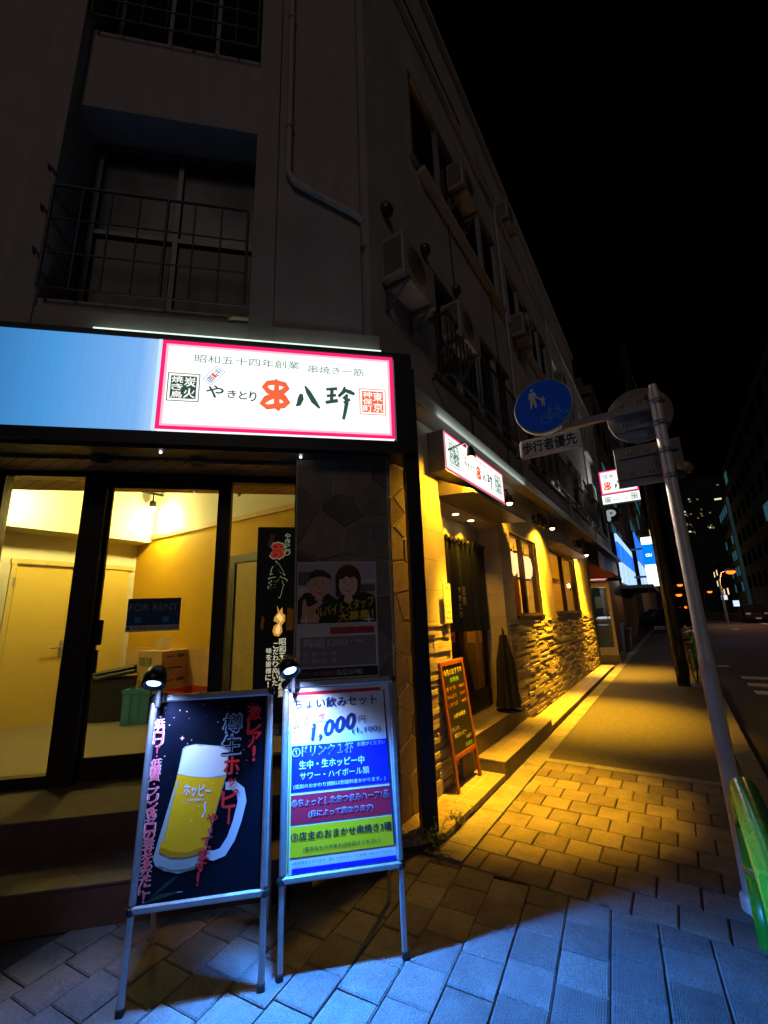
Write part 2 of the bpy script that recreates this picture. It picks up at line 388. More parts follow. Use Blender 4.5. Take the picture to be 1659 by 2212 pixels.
B(FS).box(2.17, 120, -2.28, -.555, -.12, -.004).build('walkway', walk_asph)['kind'] = 'structure'
B(FS).box(-.2, 40, -.555, -.365, -.12, .003).build('drain_kerb', kerb_conc)['kind'] = 'structure'
b = B(FS)
for i in range(110): b.rbox(-6 + i * .6, -5.405 + i * .6, -2.46, -2.285, -.2, .005, .012)
b.build('kerb', M('kerb_stone', (.2, .19, .18), .85, var=.35, scale=12, bump=.5))['kind'] = 'structure'
B(FS).box(-.2, 120, -.365, 30, -.12, -.008).build('ground_under_buildings', walk_asph)['kind'] = 'structure'
B(FS).box(-60, 400, -40, -13.2, -.2, .0).build('far_pavement', walk_asph)['kind'] = 'structure'
b = B(FS)
for s0 in (8.25, 9.3, 10.4): b.box(s0, s0 + .42, -3.9, -3.05, -.13, -.125)
for s0 in (12.8,): b.box(s0, s0 + .3, -3.0, -2.75, -.13, -.125)
b.box(35.2, 36.2, -5.4, -5.05, -.13, -.125)
for i in range(9): b.box(66, 70, -3.4 - i * 1.0, -2.9 - i * 1.0, -.13, -.125)
for i in range(6): b.box(44 + i * 12, 49 + i * 12, -8.1, -7.9, -.13, -.125)
b.build('road_marking', road_paint)['kind'] = 'structure'

# ================================================================== THE CORNER BUILDING
cream = brick('cream_wall_slab', 'xzy', .9, .305, (.60, .53, .40), (.56, .49, .37), (.30, .26, .19), .003, .5, rough=.6, bump=.25, grain=.1, stain=.12)
upper_paint = M('upper_wall_paint', (.52, .49, .47), .8, var=.2, scale=1.3, bump=.2, bscale=60, streak=.10)
dark_metal = M('black_steel', (.02, .02, .022), .45, .5, var=.3, scale=14)
dark_frame = M('dark_bronze_frame', (.03, .022, .017), .4, .4, var=.2)
alu = M('aluminium_sash', (.42, .42, .42), .45, .7, var=.15)
win_dark = M('dark_window_pane', (.012, .016, .02), .08, var=.3, scale=1.5, spec=.8)
stone_a = M('slate_strip_light', (.55, .48, .38), .85, var=.3, scale=14)
stone_b = M('slate_strip_mid', (.45, .39, .31), .85, var=.3, scale=14)
stone_c = M('slate_strip_dark', (.35, .30, .24), .85, var=.3, scale=14)
flag = flagstone('flagstone_cladding', 3.6, (.17, .125, .095), (.10, .075, .06), (.34, .29, .22))
flag_floor = flagstone('flagstone_paving', 4.2, (.34, .28, .2), (.26, .21, .16), (.48, .42, .32), .03)
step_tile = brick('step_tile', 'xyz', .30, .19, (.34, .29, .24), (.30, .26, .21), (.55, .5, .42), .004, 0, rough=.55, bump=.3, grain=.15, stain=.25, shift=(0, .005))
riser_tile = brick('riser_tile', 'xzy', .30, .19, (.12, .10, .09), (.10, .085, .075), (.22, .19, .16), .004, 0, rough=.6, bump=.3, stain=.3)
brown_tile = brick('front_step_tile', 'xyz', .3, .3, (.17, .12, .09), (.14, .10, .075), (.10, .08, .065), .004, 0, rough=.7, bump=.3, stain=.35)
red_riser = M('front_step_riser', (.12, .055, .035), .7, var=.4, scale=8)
white_flash = M('white_flashing', (.75, .77, .74), .45, var=.1)
bld = thing('corner_building', 'cream corner building with a lit restaurant ground floor and dark upper storeys', 'building', FS)
WT = 3.62
def wall_cols(b, cols, y0, y1, z0, z1):
    for a, c in cols: b.box(a, c, y0, y1, z0, z1)
b = B(FS)                                                   # plaster ground floor wall, butted blocks round the openings
b.box(.42, 1.0, 0, .32, 0, WT); b.box(1.0, 2.95, 0, .32, 2.86, WT); b.box(2.95, 3.4, 0, .32, 0, WT)
b.box(3.4, 5.0, 0, .32, 0, 1.52); b.box(3.4, 5.0, 0, .32, 2.82, WT); b.box(5.0, 6.02, 0, .32, 0, WT)
b.box(6.02, 8.75, 0, .32, 0, 1.52); b.box(6.02, 8.75, 0, .32, 2.82, WT); b.box(8.75, 10.45, 0, .32, 0, WT)
b.build('ground_floor_wall', cream, bld)
b = B(FS); rnd = random.Random(3)                           # split-face stone strips, each with its own relief
def strips(b, s0, s1, z0, z1):
    z = z0
    while z < z1 - .008:
        h = rnd.choice((.034, .040, .046)); h = min(h, z1 - z); s = s0
        while s < s1 - .01:
            L = min(rnd.uniform(.14, .5), s1 - s)
            if s1 - s - L < .04: L = s1 - s
            d = rnd.choice((.010, .015, .021, .027))
            b.box(s, s + L - .002, -d, .004, z, z + h - .003, rnd.choice((0, 0, 1, 1, 2))); s += L
        z += h
strips(b, .43, .995, .02, 1.5); strips(b, 2.955, 10.42, .02, 1.5)
b.build('stone_wainscot', [stone_a, stone_b, stone_c], bld)
B(FS).box(10.45, 10.75, -.03, .35, 0, WT).build('end_pier', M('dark_pier', (.05, .04, .035), .6), bld)
B(FS).slab([(-.07, -.0), (.42, -.0), (.42, .5), (-.3, .9), (-.632, .583)], 0, 2.98).build('flagstone_pillar', M('pale_mortar', (.56, .47, .34), .9, var=.25, scale=20, bump=.6, bscale=120), bld)
def clip_cell(P, a, c):
    mx, mz = (a[0] + c[0]) / 2, (a[1] + c[1]) / 2; nx, nz = c[0] - a[0], c[1] - a[1]; out = []
    for i in range(len(P)):
        p, q = P[i], P[(i + 1) % len(P)]; dp = (p[0] - mx) * nx + (p[1] - mz) * nz; dq = (q[0] - mx) * nx + (q[1] - mz) * nz
        if dp <= 0: out.append(p)
        if (dp < 0 < dq) or (dq < 0 < dp): k = dp / (dp - dq); out.append((p[0] + (q[0] - p[0]) * k, p[1] + (q[1] - p[1]) * k))
    return out
def stones(b, x0, x1, z0, z1, step, rn, gap=.011, t0=.004, t1=-.012):
    S = []
    nx, nz = max(1, round((x1 - x0) / step)), round((z1 - z0) / step)
    for j in range(nz):
        for i in range(nx): S.append((x0 + (i + .5 + rn.uniform(-.42, .42) + (.25 if j % 2 else -.25)) * (x1 - x0) / nx, z0 + (j + .5 + rn.uniform(-.4, .4)) * (z1 - z0) / nz))
    for a in S:
        P = [(x0, z0), (x1, z0), (x1, z1), (x0, z1)]
        for c in S:
            if c is not a and P: P = clip_cell(P, a, c)
        if len(P) < 3: continue
        cx = sum(p[0] for p in P) / len(P); cz = sum(p[1] for p in P) / len(P); d = rn.uniform(t1, t1 * .6); m = rn.randrange(3)
        def ins(k): return [(cx + (p[0] - cx) * (1 - k / max(.05, math.hypot(p[0] - cx, p[1] - cz))), cz + (p[1] - cz) * (1 - k / max(.05, math.hypot(p[0] - cx, p[1] - cz)))) for p in P]
        A, Bb, n = ins(gap), ins(gap + .006), len(P)
        tx, tz = rn.uniform(-.03, .03), rn.uniform(-.03, .03)
        vs = [(p[0], t0, p[1]) for p in A] + [(p[0], d * .75, p[1]) for p in A] + [(p[0], d + (p[0] - cx) * tx + (p[1] - cz) * tz, p[1]) for p in Bb]
        fs = [(i, (i + 1) % n, n + (i + 1) % n, n + i) for i in range(n)] + [(n + i, n + (i + 1) % n, 2 * n + (i + 1) % n, 2 * n + i) for i in range(n)] + [tuple(range(2 * n, 3 * n))]
        b.add(vs, fs, m)
rs = random.Random(21)
fm = [M('flag_stone_a', (.23, .17, .115), .8, var=.4, scale=7, bump=.9, bscale=30), M('flag_stone_b', (.16, .115, .08), .8, var=.4, scale=7, bump=.9, bscale=30), M('flag_stone_c', (.29, .22, .14), .8, var=.4, scale=7, bump=.9, bscale=30)]
b = B(frame(.042, 3.721, 79)); stones(b, -.80, -.010, .05, 2.96, .30, rs, .006); b.build('flagstone_front', fm, bld)
b = B(FS); stones(b, -.062, .42, .05, 2.96, .25, rs); b.build('flagstone_side', fm, bld)
# upper storeys
b = B(FS); UY = .1
b.box(-.1, 19.7, UY, 9, 3.78, 10.55); b.box(.2, 19.7, UY + .5, 9, 10.55, 14.6)
b.build('upper_wall', upper_paint, bld)
b = B(FS); b.box(.1, 19.7, -.2, .45, 3.64, 3.74); b.build('street_ledge', upper_paint, bld)
b = B(FS); b.box(.1, 19.7, -.225, -.2, 3.625, 3.75); b.build('ledge_flashing', white_flash, bld)
b = B(FS); b.box(-.1, 19.72, .03, .7, 10.55, 10.66); b.box(.1, 19.75, .5, .8, 14.6, 14.75); b.build('roof_slab', upper_paint, bld)
# upper corner front, seen from below: pillar, facet and the balcony bay
FU = frame(-.149, 3.61, 79)
b = B(FU)
b.box(-.83, 0, 0, .3, 3.9, 15); b.box(-1.04, -.83, -.04, .3, 3.9, 15); b.box(-3.0, -2.76, -.04, 1.2, 3.9, 15); b.box(-9, -3.0, .3, 1.2, 3.9, 15)
b.box(-2.76, -1.04, .5, 1.2, 3.9, 15); b.box(-2.76, -1.04, .1, .5, 6.62, 7.66); b.box(-2.76, -1.04, .0, .5, 3.9, 4.3)
b.build('front_wall', M('front_wall_paint', (.42, .37, .36), .8, var=.2, scale=1.2, bump=.2, bscale=60, streak=.10), bld)
def window(F, x0, x1, z0, z1, y, split=2, mat=win_dark, fm=alu, fw=.045, transom=None, parent=bld, name='window'):
    f = B(F); f.box(x0, x1, y - .05, y + .02, z0, z0 + fw); f.box(x0, x1, y - .05, y + .02, z1 - fw, z1)
    for i in range(split + 1):
        x = x0 + (x1 - x0 - fw) * i / split; f.box(x, x + fw, y - .045, y + .02, z0 + fw, z1 - fw)
    if transom: f.box(x0 + fw, x1 - fw, y - .04, y + .015, transom, transom + fw)
    fo = f.build(name, fm, parent)
    sub(B(F).box(x0 + .01, x1 - .01, y, y + .012, z0 + .01, z1 - .01), 'pane', mat, fo)
    return fo
curtain = M('balcony_window_pane', (.03, .034, .04), .25, var=.4, scale=2); frosted = M('frosted_pane', (.20, .20, .18), .6, var=.15, scale=2)
bw = window(FU, -2.7, -1.06, 4.35, 6.6, .49, 2, curtain, M('dull_sash', (.16, .16, .16), .5, .4), .05, 5.45, name='balcony_window')
sub(B(FU).box(-2.62, -1.92, .47, .485, 4.4, 5.4).box(-1.84, -1.12, .47, .485, 4.4, 5.4), 'lower_panel', frosted, bw)
window(FU, -2.7, -1.06, 7.75, 9.6, .49, 3, win_dark, M('dull_sash', (.16, .16, .16)), name='balcony_window')
def wire_rail(F, x0, x1, z0, z1, y, nv, nh, parent, name='balcony_railing', r=.009):
    b = B(F)
    for i in range(nv): x = x0 + (x1 - x0) * i / (nv - 1); b.tube([(x, y, z0), (x, y, z1)], r * (1.7 if i in (0, nv // 2, nv - 1) else 1), 6)
    for j in range(nh): z = z0 + (z1 - z0) * j / (nh - 1); b.tube([(x0, y, z), (x1, y, z)], r * (1.8 if j == nh - 1 else 1), 6)
    return b
rail_m = M('grey_railing_steel', (.09, .09, .09), .5, .5, var=.25, scale=20)
wr = wire_rail(FU, -2.72, -1.08, 4.33, 5.38, -.1, 8, 4, bld)
for i in range(3):
    z = 4.4 + i * .45; wr.tube([(-2.72, -.1, z + .2), (-2.82, -.06, z + .35), (-2.8, .05, z + .1), (-2.72, -.1, z + .05)], .012, 6)
for k in range(4): wr.tube([(-2.72, -.1, 4.5 + k * .28), (-2.72, .45, 4.5 + k * .28)], .008, 6)
wr.build('balcony_railing', rail_m, bld)
wire_rail(FU, -2.72, -1.08, 7.68, 8.7, -.02, 8, 5, bld).build('balcony_railing', rail_m, bld)
b = B(FU); b.tube([(-.72, -.05, 15), (-.72, -.05, 5.98), (-.66, -.05, 5.86), (-.05, -.05, 5.57), (.03, -.03, 5.52)], .032, 10)
for z in (6.6, 8.2, 9.8): b.tube([(-.72, -.05, z - .03), (-.72, -.05, z + .03)], .042, 10)
b.build('drain_pipe', M('pale_pipe', (.5, .46, .45), .6, var=.15), bld)
b = B(FF)                                                    # eave over the shop sign, wrapping the corner
b.slab([(-8, .06), (-.24, .06), (-.24, .35), (-.5, .6), (-8, .6)], 3.97, 4.2)
b.build('front_eave', M('eave_paint', (.40, .36, .33), .8, var=.2, scale=3), bld)
B(FF).box(-2.66, -.24, -.01, .06, 3.975, 4.0).build('eave_light_leak', M('light_leak_glow', (.8, .85, .8), .4, emit=1.3, ecol=(.75, 1, .85), var=0), bld)  # glowing strip stands for light leaking out of the sign box top
# street side windows, storey by storey
for k, (a, c) in enumerate(((1.25, 4.7), (5.6, 9.2), (10.2, 13.8), (14.8, 18.6))):
    window(FS, a, c, 4.55, 6.15, UY - .005, 4, win_dark, alu)
    window(FS, a - .3, c, 7.75, 9.35, UY - .005, 4, win_dark, alu)
    window(FS, a, c, 11.4, 13.2, UY + .495, 4, M('faintly_lit_pane', (.02, .03, .03), .1, emit=.012, ecol=(.5, .9, .8), var=0) if k in (1, 3) else win_dark, alu)
    B(FS).box(a - .08, c + .08, -.02, UY, 7.66, 7.74).build('window_sill', upper_paint, bld)
rail_bar = B(FS)
for a, c in ((1.2, 4.75), (5.55, 9.3), (10.1, 13.9)):
    for i in range(int((c - a) / .13) + 1): rail_bar.box(a + i * .13, a + i * .13 + .014, -.16, -.146, 4.45, 5.3)
    rail_bar.box(a, c, -.17, -.14, 5.3, 5.33); rail_bar.box(a, c, -.17, -.14, 4.43, 4.45)
    for x in (a, c): rail_bar.box(x, x + .03, -.17, UY, 5.29, 5.32); rail_bar.box(x, x + .03, -.17, UY, 4.43, 4.46)
rail_bar.build('window_railing', rail_m, bld)
for s, z in ((.22, 6.12), (1.18, 6.34), (2.2, 6.42)):
    B(FS).lathe([(.075, 0), (.09, .02), (.085, .07), (.05, .1), (1e-4, .105)], 18, (s, UY, z), 0, Matrix.Rotation(R(90), 4, 'X')).build('vent_hood', M('vent_steel', (.09, .09, .095), .45, .6), bld)
for s in (4.95, 9.75, 14.3):
    B(FS).tube([(s, UY - .05, 3.8), (s, UY - .05, 10.5)], .028, 8).build('drain_pipe', M('pale_pipe', (.5, .46, .45)), bld)
b = B(FS); b.tube([(2.45, .08, 3.8), (2.4, .07, 5.2), (2.2, .08, 6.3), (2.15, .08, 7.6)], .012, 6); b.tube([(4.1, .08, 3.8), (4.2, .07, 5.6), (4.0, .06, 7.7)], .01, 6)
b.build('wall_cable', M('dark_cable', (.05, .05, .05), .6), bld)
# entrance recess: back wall, soffit with downlights, jambs, door
wood_l = M('door_wood', (.36, .21, .09), .5, var=.3, scale=12)
b = B(FS); b.box(1.0, 2.95, .32, .36, 2.36, 2.95); b.box(1.0, 1.04, .0, .36, .36, 2.85); b.box(2.91, 2.95, .002, .36, .36, 2.85); b.build('entrance_lining', cream, bld)
B(FS).box(1.0, 2.95, .015, .32, 2.83, 2.856).build('entrance_soffit', M('soffit_white', (.62, .56, .44), .6), bld)
amber = (1., .46, .012)
bulb = glow('warm_bulb', (1, .72, .36), 14)
for s in (1.75, 2.25):
    B(FS).lathe([(.045, 0), (.055, -.004), (.055, -.012)], 18, (s, .15, 2.829)).build('downlight', [M('downlight_trim', (.6, .55, .45), .4)], bld)
    B(FS).lathe([(.04, -.016), (1e-4, -.016)], 18, (s, .15, 2.829)).build('downlight_bulb', bulb, bld)
    lamp('SPOT', 'downlight_lamp', FS, (s, .15, 2.80), 40, amber, aim=(0, .12, -1), cone=95, blend=.6)
d = B(FS)
for a, c in ((1.05, 1.12), (1.93, 2.05), (2.83, 2.9)): d.box(a, c, .3, .35, .38, 2.36)
for z0, z1 in ((.38, .62), (2.26, 2.36)): d.box(1.12, 1.93, .31, .34, z0, z1); d.box(2.05, 2.83, .31, .34, z0, z1)
do = d.build('entrance_door', dark_frame, bld)
sub(B(FS).box(1.12, 1.93, .322, .33, .62, 2.26).box(2.05, 2.83, .322, .33, .62, 2.26), 'pane', glass('door_glass', (.9, .8, .6), .05), do)
wb = B(FS)
for x in (1.3, 1.72, 2.2, 2.62): wb.box(x, x + .09, .345, .37, .38, 2.3)
sub(wb, 'lattice', wood_l, do)
B(FS).box(1.0, 2.95, 1.5, 1.55, .3, 2.9).build('inner_wall', M('inner_wall_ochre', (.5, .33, .12), .7), bld)
B(FS).box(1.0, 2.95, .36, 1.5, .2, .37).build('inner_floor', M('inner_floor_tile', (.2, .15, .1), .5), bld)
lamp('POINT', 'doorway_lamp', FS, (2.0, .95, 2.2), 40, amber)
# shop windows with lit interiors
paper = M('shop_interior_paper', (.75, .55, .25), .7, var=.2, scale=4)
for (a, c, sp) in ((3.4, 5.0, 2), (6.02, 8.75, 2)):
    fo = B(FS)
    for x in (a, (a + c) / 2 - .04, c - .07): fo.box(x, x + .075, .04, .12, 1.56, 2.79)
    fo.box(a, c, .04, .12, 1.52, 1.56); fo.box(a, c, .04, .12, 2.79, 2.82)
    fo = fo.build('shop_window', dark_frame, bld)
    sub(B(FS).box(a, c, .085, .092, 1.56, 2.79), 'pane', glass('window_glass', (1, .95, .85), .03, .02, .2), fo)
    sub(B(FS).box(a - .0, c + .0, -.04, .04, 1.5, 1.522), 'sill', dark_frame, fo)
    r = B(FS); r.box(a - .1, c + .1, 1.2, 1.25, 1.2, 3.0); r.box(a - .1, a - .06, .33, 1.2, 1.2, 3.0); r.box(c + .06, c + .1, .33, 1.2, 1.2, 3.0); r.box(a - .1, c + .1, .33, 1.25, 3.0, 3.05); r.box(a - .1, c + .1, .33, 1.25, 1.15, 1.2)
    sub(r, 'window_recess', paper, fo)
    bl = B(FS)
    if a < 4:
        for i in range(16): x = a + .09 + i * .042; bl.box(x, x + .022, .14, .16, 1.56, 2.35)
        for i in range(5): x = 4.3 + i * .05; bl.box(x, x + .02, .14, .16, 1.56, 2.35)
    else:
        bl.box(a + .1, c - .1, .3, .31, 2.2, 2.32); bl.box(a + .3, c - .3, .6, .62, 1.56, 1.9)
    sub(bl, 'blind', wood_l, fo)
    lamp('POINT', 'room_lamp', FS, ((a + c) / 2, .8, 2.6 if a < 4 else 2.7), 60 if a < 4 else 45, (1, .60, .06), size=.06)
for i, s in enumerate((3.62, 3.95, 4.28, 4.61, 4.88)):
    F = FS @ T((s, .2, 2.16)); t = thing('paper_lantern', ('first', 'second', 'third', 'fourth', 'fifth')[i] + ' glowing paper lantern from the entrance in the first restaurant window', 'lantern', F, 'lanterns in the first window')
    B(F).lathe([(.06, 0), (.105, .05), (.12, .2), (.105, .36), (.06, .41)], 20).build('shade', glow('lantern_paper', (1, .62, .28), 2.2), t)
    B(F).lathe([(.062, .41), (.065, .45), (.03, .455)], 18).lathe([(.05, -.03), (.062, 0)], 18).tube([(0, 0, .45), (0, 0, .6)], .006, 6).build('cap', dark_metal, t)
# wedge canopy above the entrance and the small one over the second window
can_m = M('canopy_metal', (.23, .2, .16), .45, .3, var=.25, scale=4)
B(FS).sect([(0, 2.865), (0, 3.05), (-.40, 2.87), (-.40, 2.84)], .97, 2.98).build('entrance_canopy', can_m, bld)
B(FS).sect([(0, 2.84), (0, 3.02), (-.34, 2.86), (-.34, 2.84)], 5.95, 8.7).build('window_canopy', can_m, bld)
# steps on the street side
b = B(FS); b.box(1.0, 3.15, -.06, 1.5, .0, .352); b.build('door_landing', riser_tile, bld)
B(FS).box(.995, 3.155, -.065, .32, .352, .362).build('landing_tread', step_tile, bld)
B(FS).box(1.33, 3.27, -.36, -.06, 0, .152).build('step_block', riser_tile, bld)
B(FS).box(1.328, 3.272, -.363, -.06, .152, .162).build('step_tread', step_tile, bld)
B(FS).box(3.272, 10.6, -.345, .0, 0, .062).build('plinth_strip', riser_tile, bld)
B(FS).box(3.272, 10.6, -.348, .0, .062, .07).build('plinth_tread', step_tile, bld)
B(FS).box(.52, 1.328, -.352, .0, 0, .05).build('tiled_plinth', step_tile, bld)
b = B(FS); b.slab([(-.19, -.18), (.0, -.345), (.52, -.345), (.52, 0), (0, 0), (-.604, .626), (-.748, .487)], 0, .048); b.build('flagstone_plinth', flag_floor, bld)
# corner post that carries the sign
b = B(FF); b.rbox(-.05, .07, .0, .11, .0, 3.84, .004); b.prism([(-.03, 3.84), (.05, 3.84), (.05, 3.93), (.035, 3.96), (.015, 3.87), (-.02, 3.86)], .02, .03); b.build('corner_post', dark_metal, bld)

# ------------------------------------------------------------------ the front: steps, soffit, glass shopfront, room to let
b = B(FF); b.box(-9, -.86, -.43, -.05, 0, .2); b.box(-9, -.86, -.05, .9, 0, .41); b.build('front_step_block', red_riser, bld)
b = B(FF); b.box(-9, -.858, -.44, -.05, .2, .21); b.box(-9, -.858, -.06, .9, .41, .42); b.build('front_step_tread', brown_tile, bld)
soff = brick('timber_soffit', 'yxz', 2.5, .11, (.46, .27, .12), (.36, .21, .10), (.03, .018, .01), .006, .4, rough=.55, bump=.4, grain=.12, stain=.3)
B(FF).box(-9, -.2, .25, 1.2, 2.93, 2.95).build('soffit', soff, bld)
B(FF).box(-9, -.2, .0, .25, 2.955, 2.975).build('soffit_edge', M('soffit_edge_paint', (.05, .05, .05), .5), bld)
for x, y in ((-2.52, .20), (-1.84, .22)):
    pass
for q in ((-2.317, 3.337), (-1.584, 3.51)):
    B(T((q[0], q[1], 2.929))).lathe([(.085, 0), (.08, -.008), (.07, -.004), (.06, .0), (1e-4, -.001)], 24).build('recessed_light', M('unlit_downlight', (.015, .015, .015), .5), bld)
for x in (-2.077, -.962):
    B(FF).ball((x, .06, 2.945), .011, 0, 8).build('led_spot', glow('led_white', (.9, .92, 1), 6), bld)
Z0, ZH = .42, 2.93
sf = B(FG)
sf.box(-.09, .09, -.04, .09, Z0, ZH); sf.box(1.04, 1.14, -.03, .08, Z0, ZH); sf.box(1.72, 1.78, -.03, .08, Z0, ZH); sf.box(-.80, -.71, -.03, .08, Z0, ZH)
sf.box(-.71, -.09, -.02, .07, 2.88, ZH); sf.box(.09, 1.04, -.035, .085, 2.84, ZH); sf.box(1.14, 1.72, -.02, .07, 2.86, ZH)
sf.box(-2.4, -.8, -.02, .07, 2.84, ZH); sf.box(-2.5, -2.4, -.03, .08, Z0, ZH)
for a, c in ((-2.4, -.8), (-.71, -.09), (1.14, 1.72)): sf.box(a, c, -.02, .07, Z0, Z0 + .08)
sfo = sf.build('shopfront_frame', dark_frame, bld)
gl = glass('shop_glass', (.97, .97, .95), .045)
for a, c in ((-2.4, -.8), (-.71, -.09), (1.14, 1.72)): sub(B(FG).box(a, c, .02, .03, Z0 + .08, 2.86), 'glass_panel', gl, sfo)
gd = B(FG); gd.box(.09, .115, .03, .06, Z0, 2.84); gd.box(1.015, 1.04, .03, .06, Z0, 2.84); gd.box(.115, 1.015, .03, .06, 2.8, 2.84); gd.box(.115, 1.015, .03, .06, Z0, Z0 + .17)
gdo = gd.build('glass_door', dark_frame, bld)
sub(B(FG).box(.115, 1.015, .042, .05, Z0 + .17, 2.8), 'pane', gl, gdo)
sub(B(FG).rbox(.12, .165, -.0, .025, 1.44, 1.64, .005), 'handle', dark_metal, gdo)
sub(B(FG).rbox(.10, .15, -.0, .025, 1.22, 1.40, .005), 'handle', dark_metal, gdo)
KC = frame(-3.915, 6.724, 33)            # room corner; x back along the rear wall, -y into the room... wall faces the street
KR = frame(-3.915, 6.724, 123)           # side wall running back to the pillar
room_w = M('room_white_wall', (.72, .69, .62), .75, var=.06, scale=2)
ochre = M('room_ochre_wall', (.68, .40, .008), .75, var=.10, scale=2.5, bump=.1)
oak = M('oak_trim', (.55, .32, .12), .5, var=.15, scale=10)
b = B(KC); b.box(-6, 0, 0, .1, .4, 4.2); b.build('room_rear_wall', room_w, bld)
b = B(KC); b.box(-6, 0, -.4, 0, 2.8, 4.2); b.build('ceiling_beam', room_w, bld)
B(KR).box(0, 3.75, 0, .1, 2.9, 4.2).build('room_side_wall_top', room_w, bld)
B(KR).box(0, 3.75, 0, .1, .4, 2.84).build('room_side_wall', ochre, bld)
B(KR).box(0, 3.75, -.025, .1, 2.84, 2.9).build('picture_rail', oak, bld)
B(KR).box(0, 3.75, -.012, 0, .42, 1.27).build('dado_panel', M('dado_pine', (.66, .42, .17), .55, var=.12), bld)
B(FG).slab([(-6, .09), (1.75, .09), (1.5, 3.1), (-1, 5), (-7, 5)], .30, .42).build('room_floor', M('room_floor_vinyl', (.22, .19, .13), .45, var=.12, scale=3), bld)
B(FG).slab([(-6, .09), (1.75, .09), (1.5, 3.1), (-1, 5), (-7, 5)], 4.05, 4.1).build('room_ceiling', room_w, bld)
B(FG).box(-6, 2.6, .09, .14, 2.93, 4.1).build('shopfront_lintel', room_w, bld)
door_c = M('cream_door_leaf', (.72, .54, .13), .5, var=.05)
b = B(KC); b.box(-1.48, -.86, -.03, .0, .42, 2.36); b.box(-.84, -.10, -.03, .0, .42, 2.40); dd = b.build('inner_door', door_c, bld)
sub(B(KC).box(-1.55, -.05, -.05, .0, 2.40, 2.46).box(-1.54, -1.49, -.05, 0, .42, 2.40), 'frame', M('cream_door_trim', (.68, .54, .2), .5), dd)
sub(B(KC).rbox(-.9, -.86, -.045, -.03, 1.2, 1.42, .004).tube([(-.885, -.04, 1.33), (-.885, -.09, 1.33), (-1.02, -.09, 1.33)], .011, 8), 'handle', alu, dd)
for z in (.8, 2.1): sub(B(KC).box(-1.51, -1.48, -.06, -.03, z, z + .12), 'hinge', alu, dd)
b = B(KR); b.box(2.37, 2.47, -.05, 0, .42, 2.39); b.box(2.47, 3.3, -.05, 0, 2.29, 2.39); b.box(3.2, 3.3, -.05, 0, .42, 2.29); sd_ = b.build('side_door_frame', M('charcoal_door_frame', (.03, .032, .034), .5), bld)
sub(B(KR).box(2.47, 3.2, -.03, -.013, .42, 2.29), 'door_leaf', M('ochre_door_leaf', (.62, .46, .14), .5), sd_)
B(KR).lathe([(.05, 0), (.05, .012), (1e-4, .013)], 18, (2.42, .0, 3.22), 0, Matrix.Rotation(R(90), 4, 'X')).build('wall_vent', M('vent_black', (.02, .02, .02), .6), bld)
# track lighting
warm_room = (1, .81, .22)
tr = thing('track_light', 'black ceiling track with two lit spot lamps in the empty shop', 'track light', KC)
B(KC).box(-2.9, .18, -.62, -.585, 3.50, 3.53).build('track', dark_metal, tr)
def room_spot(x, y, z):
    h = B(KC).lathe([(.03, .10), (.045, .08), (.05, 0)], 16, (x, y, z)).tube([(x, y, z + .1), (x, y, 3.5)], .01, 8).build('spot_head', dark_metal, tr)
    sub(B(KC).ball((x, y, z), .046, 0, 14), 'bulb', glow('spot_bulb', (1, .85, .55), 20), h)
    lamp('POINT', 'spot_lamp', KC, (x, y - .25, z - .25), 80, warm_room, size=.05)
room_spot(-.14, -.6, 3.30); room_spot(-1.75, -.6, 3.31)
B(KC).rbox(-.1, .1, -.42, -.2, 3.28, 3.42, .02).build('wall_speaker', M('white_plastic', (.7, .68, .6), .5), bld)

# ================================================================== SIGNS
W3 = glow('sign_white', (.97, 1., .94), 1.25)
PINK = glow('sign_red_border', (1, .015, .16), 1.15)
PINK2 = glow('sign_pink_glow', (1, .42, .5), 1.35)  # glow of the red border onto the white, painted as a band
INK = glow('sign_green_ink', (.035, .085, .065), 1.)
INK2 = glow('sign_pale_ink', (.10, .24, .19), 1.)
RED = glow('sign_vermilion', (1, .16, .06), .95)
NAVY = glow('sign_navy_ink', (.05, .14, .5), 1.)
def blank_panel():
    m = bpy.data.materials.new('sign_blue_panel'); m.use_nodes = True; t = m.node_tree; t.nodes.clear()
    tc = N(t, 'ShaderNodeTexCoord'); sp = N(t, 'ShaderNodeSeparateXYZ'); t.links.new(tc.outputs['Object'], sp.inputs[0])
    mr = N(t, 'ShaderNodeMapRange'); mr.inputs[1].default_value = -3.5; mr.inputs[2].default_value = -2.12; t.links.new(sp.outputs[0], mr.inputs[0])
    cr = N(t, 'ShaderNodeValToRGB'); e = cr.color_ramp.elements
    e[0].position = 0; e[0].color = (.03, .16, .42, 1); e[1].position = 1; e[1].color = (.42, .66, 1, 1)
    k = e.new(.45); k.color = (.075, .32, .72, 1); k = e.new(.9); k.color = (.20, .46, .92, 1)
    t.links.new(mr.outputs[0], cr.inputs[0])
    mp = N(t, 'ShaderNodeMapping'); mp.inputs['Scale'].default_value = (14, 1, .8); t.links.new(tc.outputs['Object'], mp.inputs[0])
    n = N(t, 'ShaderNodeTexNoise', Scale=3., Detail=5.); t.links.new(mp.outputs[0], n.inputs['Vector'])
    m2 = N(t, 'ShaderNodeMapRange'); m2.inputs[3].default_value = .93; m2.inputs[4].default_value = 1.07; t.links.new(n.outputs[0], m2.inputs[0])
    em = N(t, 'ShaderNodeEmission'); t.links.new(cr.outputs[0], em.inputs[0]); t.links.new(m2.outputs[0], em.inputs[1])
    o = N(t, 'ShaderNodeOutputMaterial'); t.links.new(em.outputs[0], o.inputs[0])
    return m
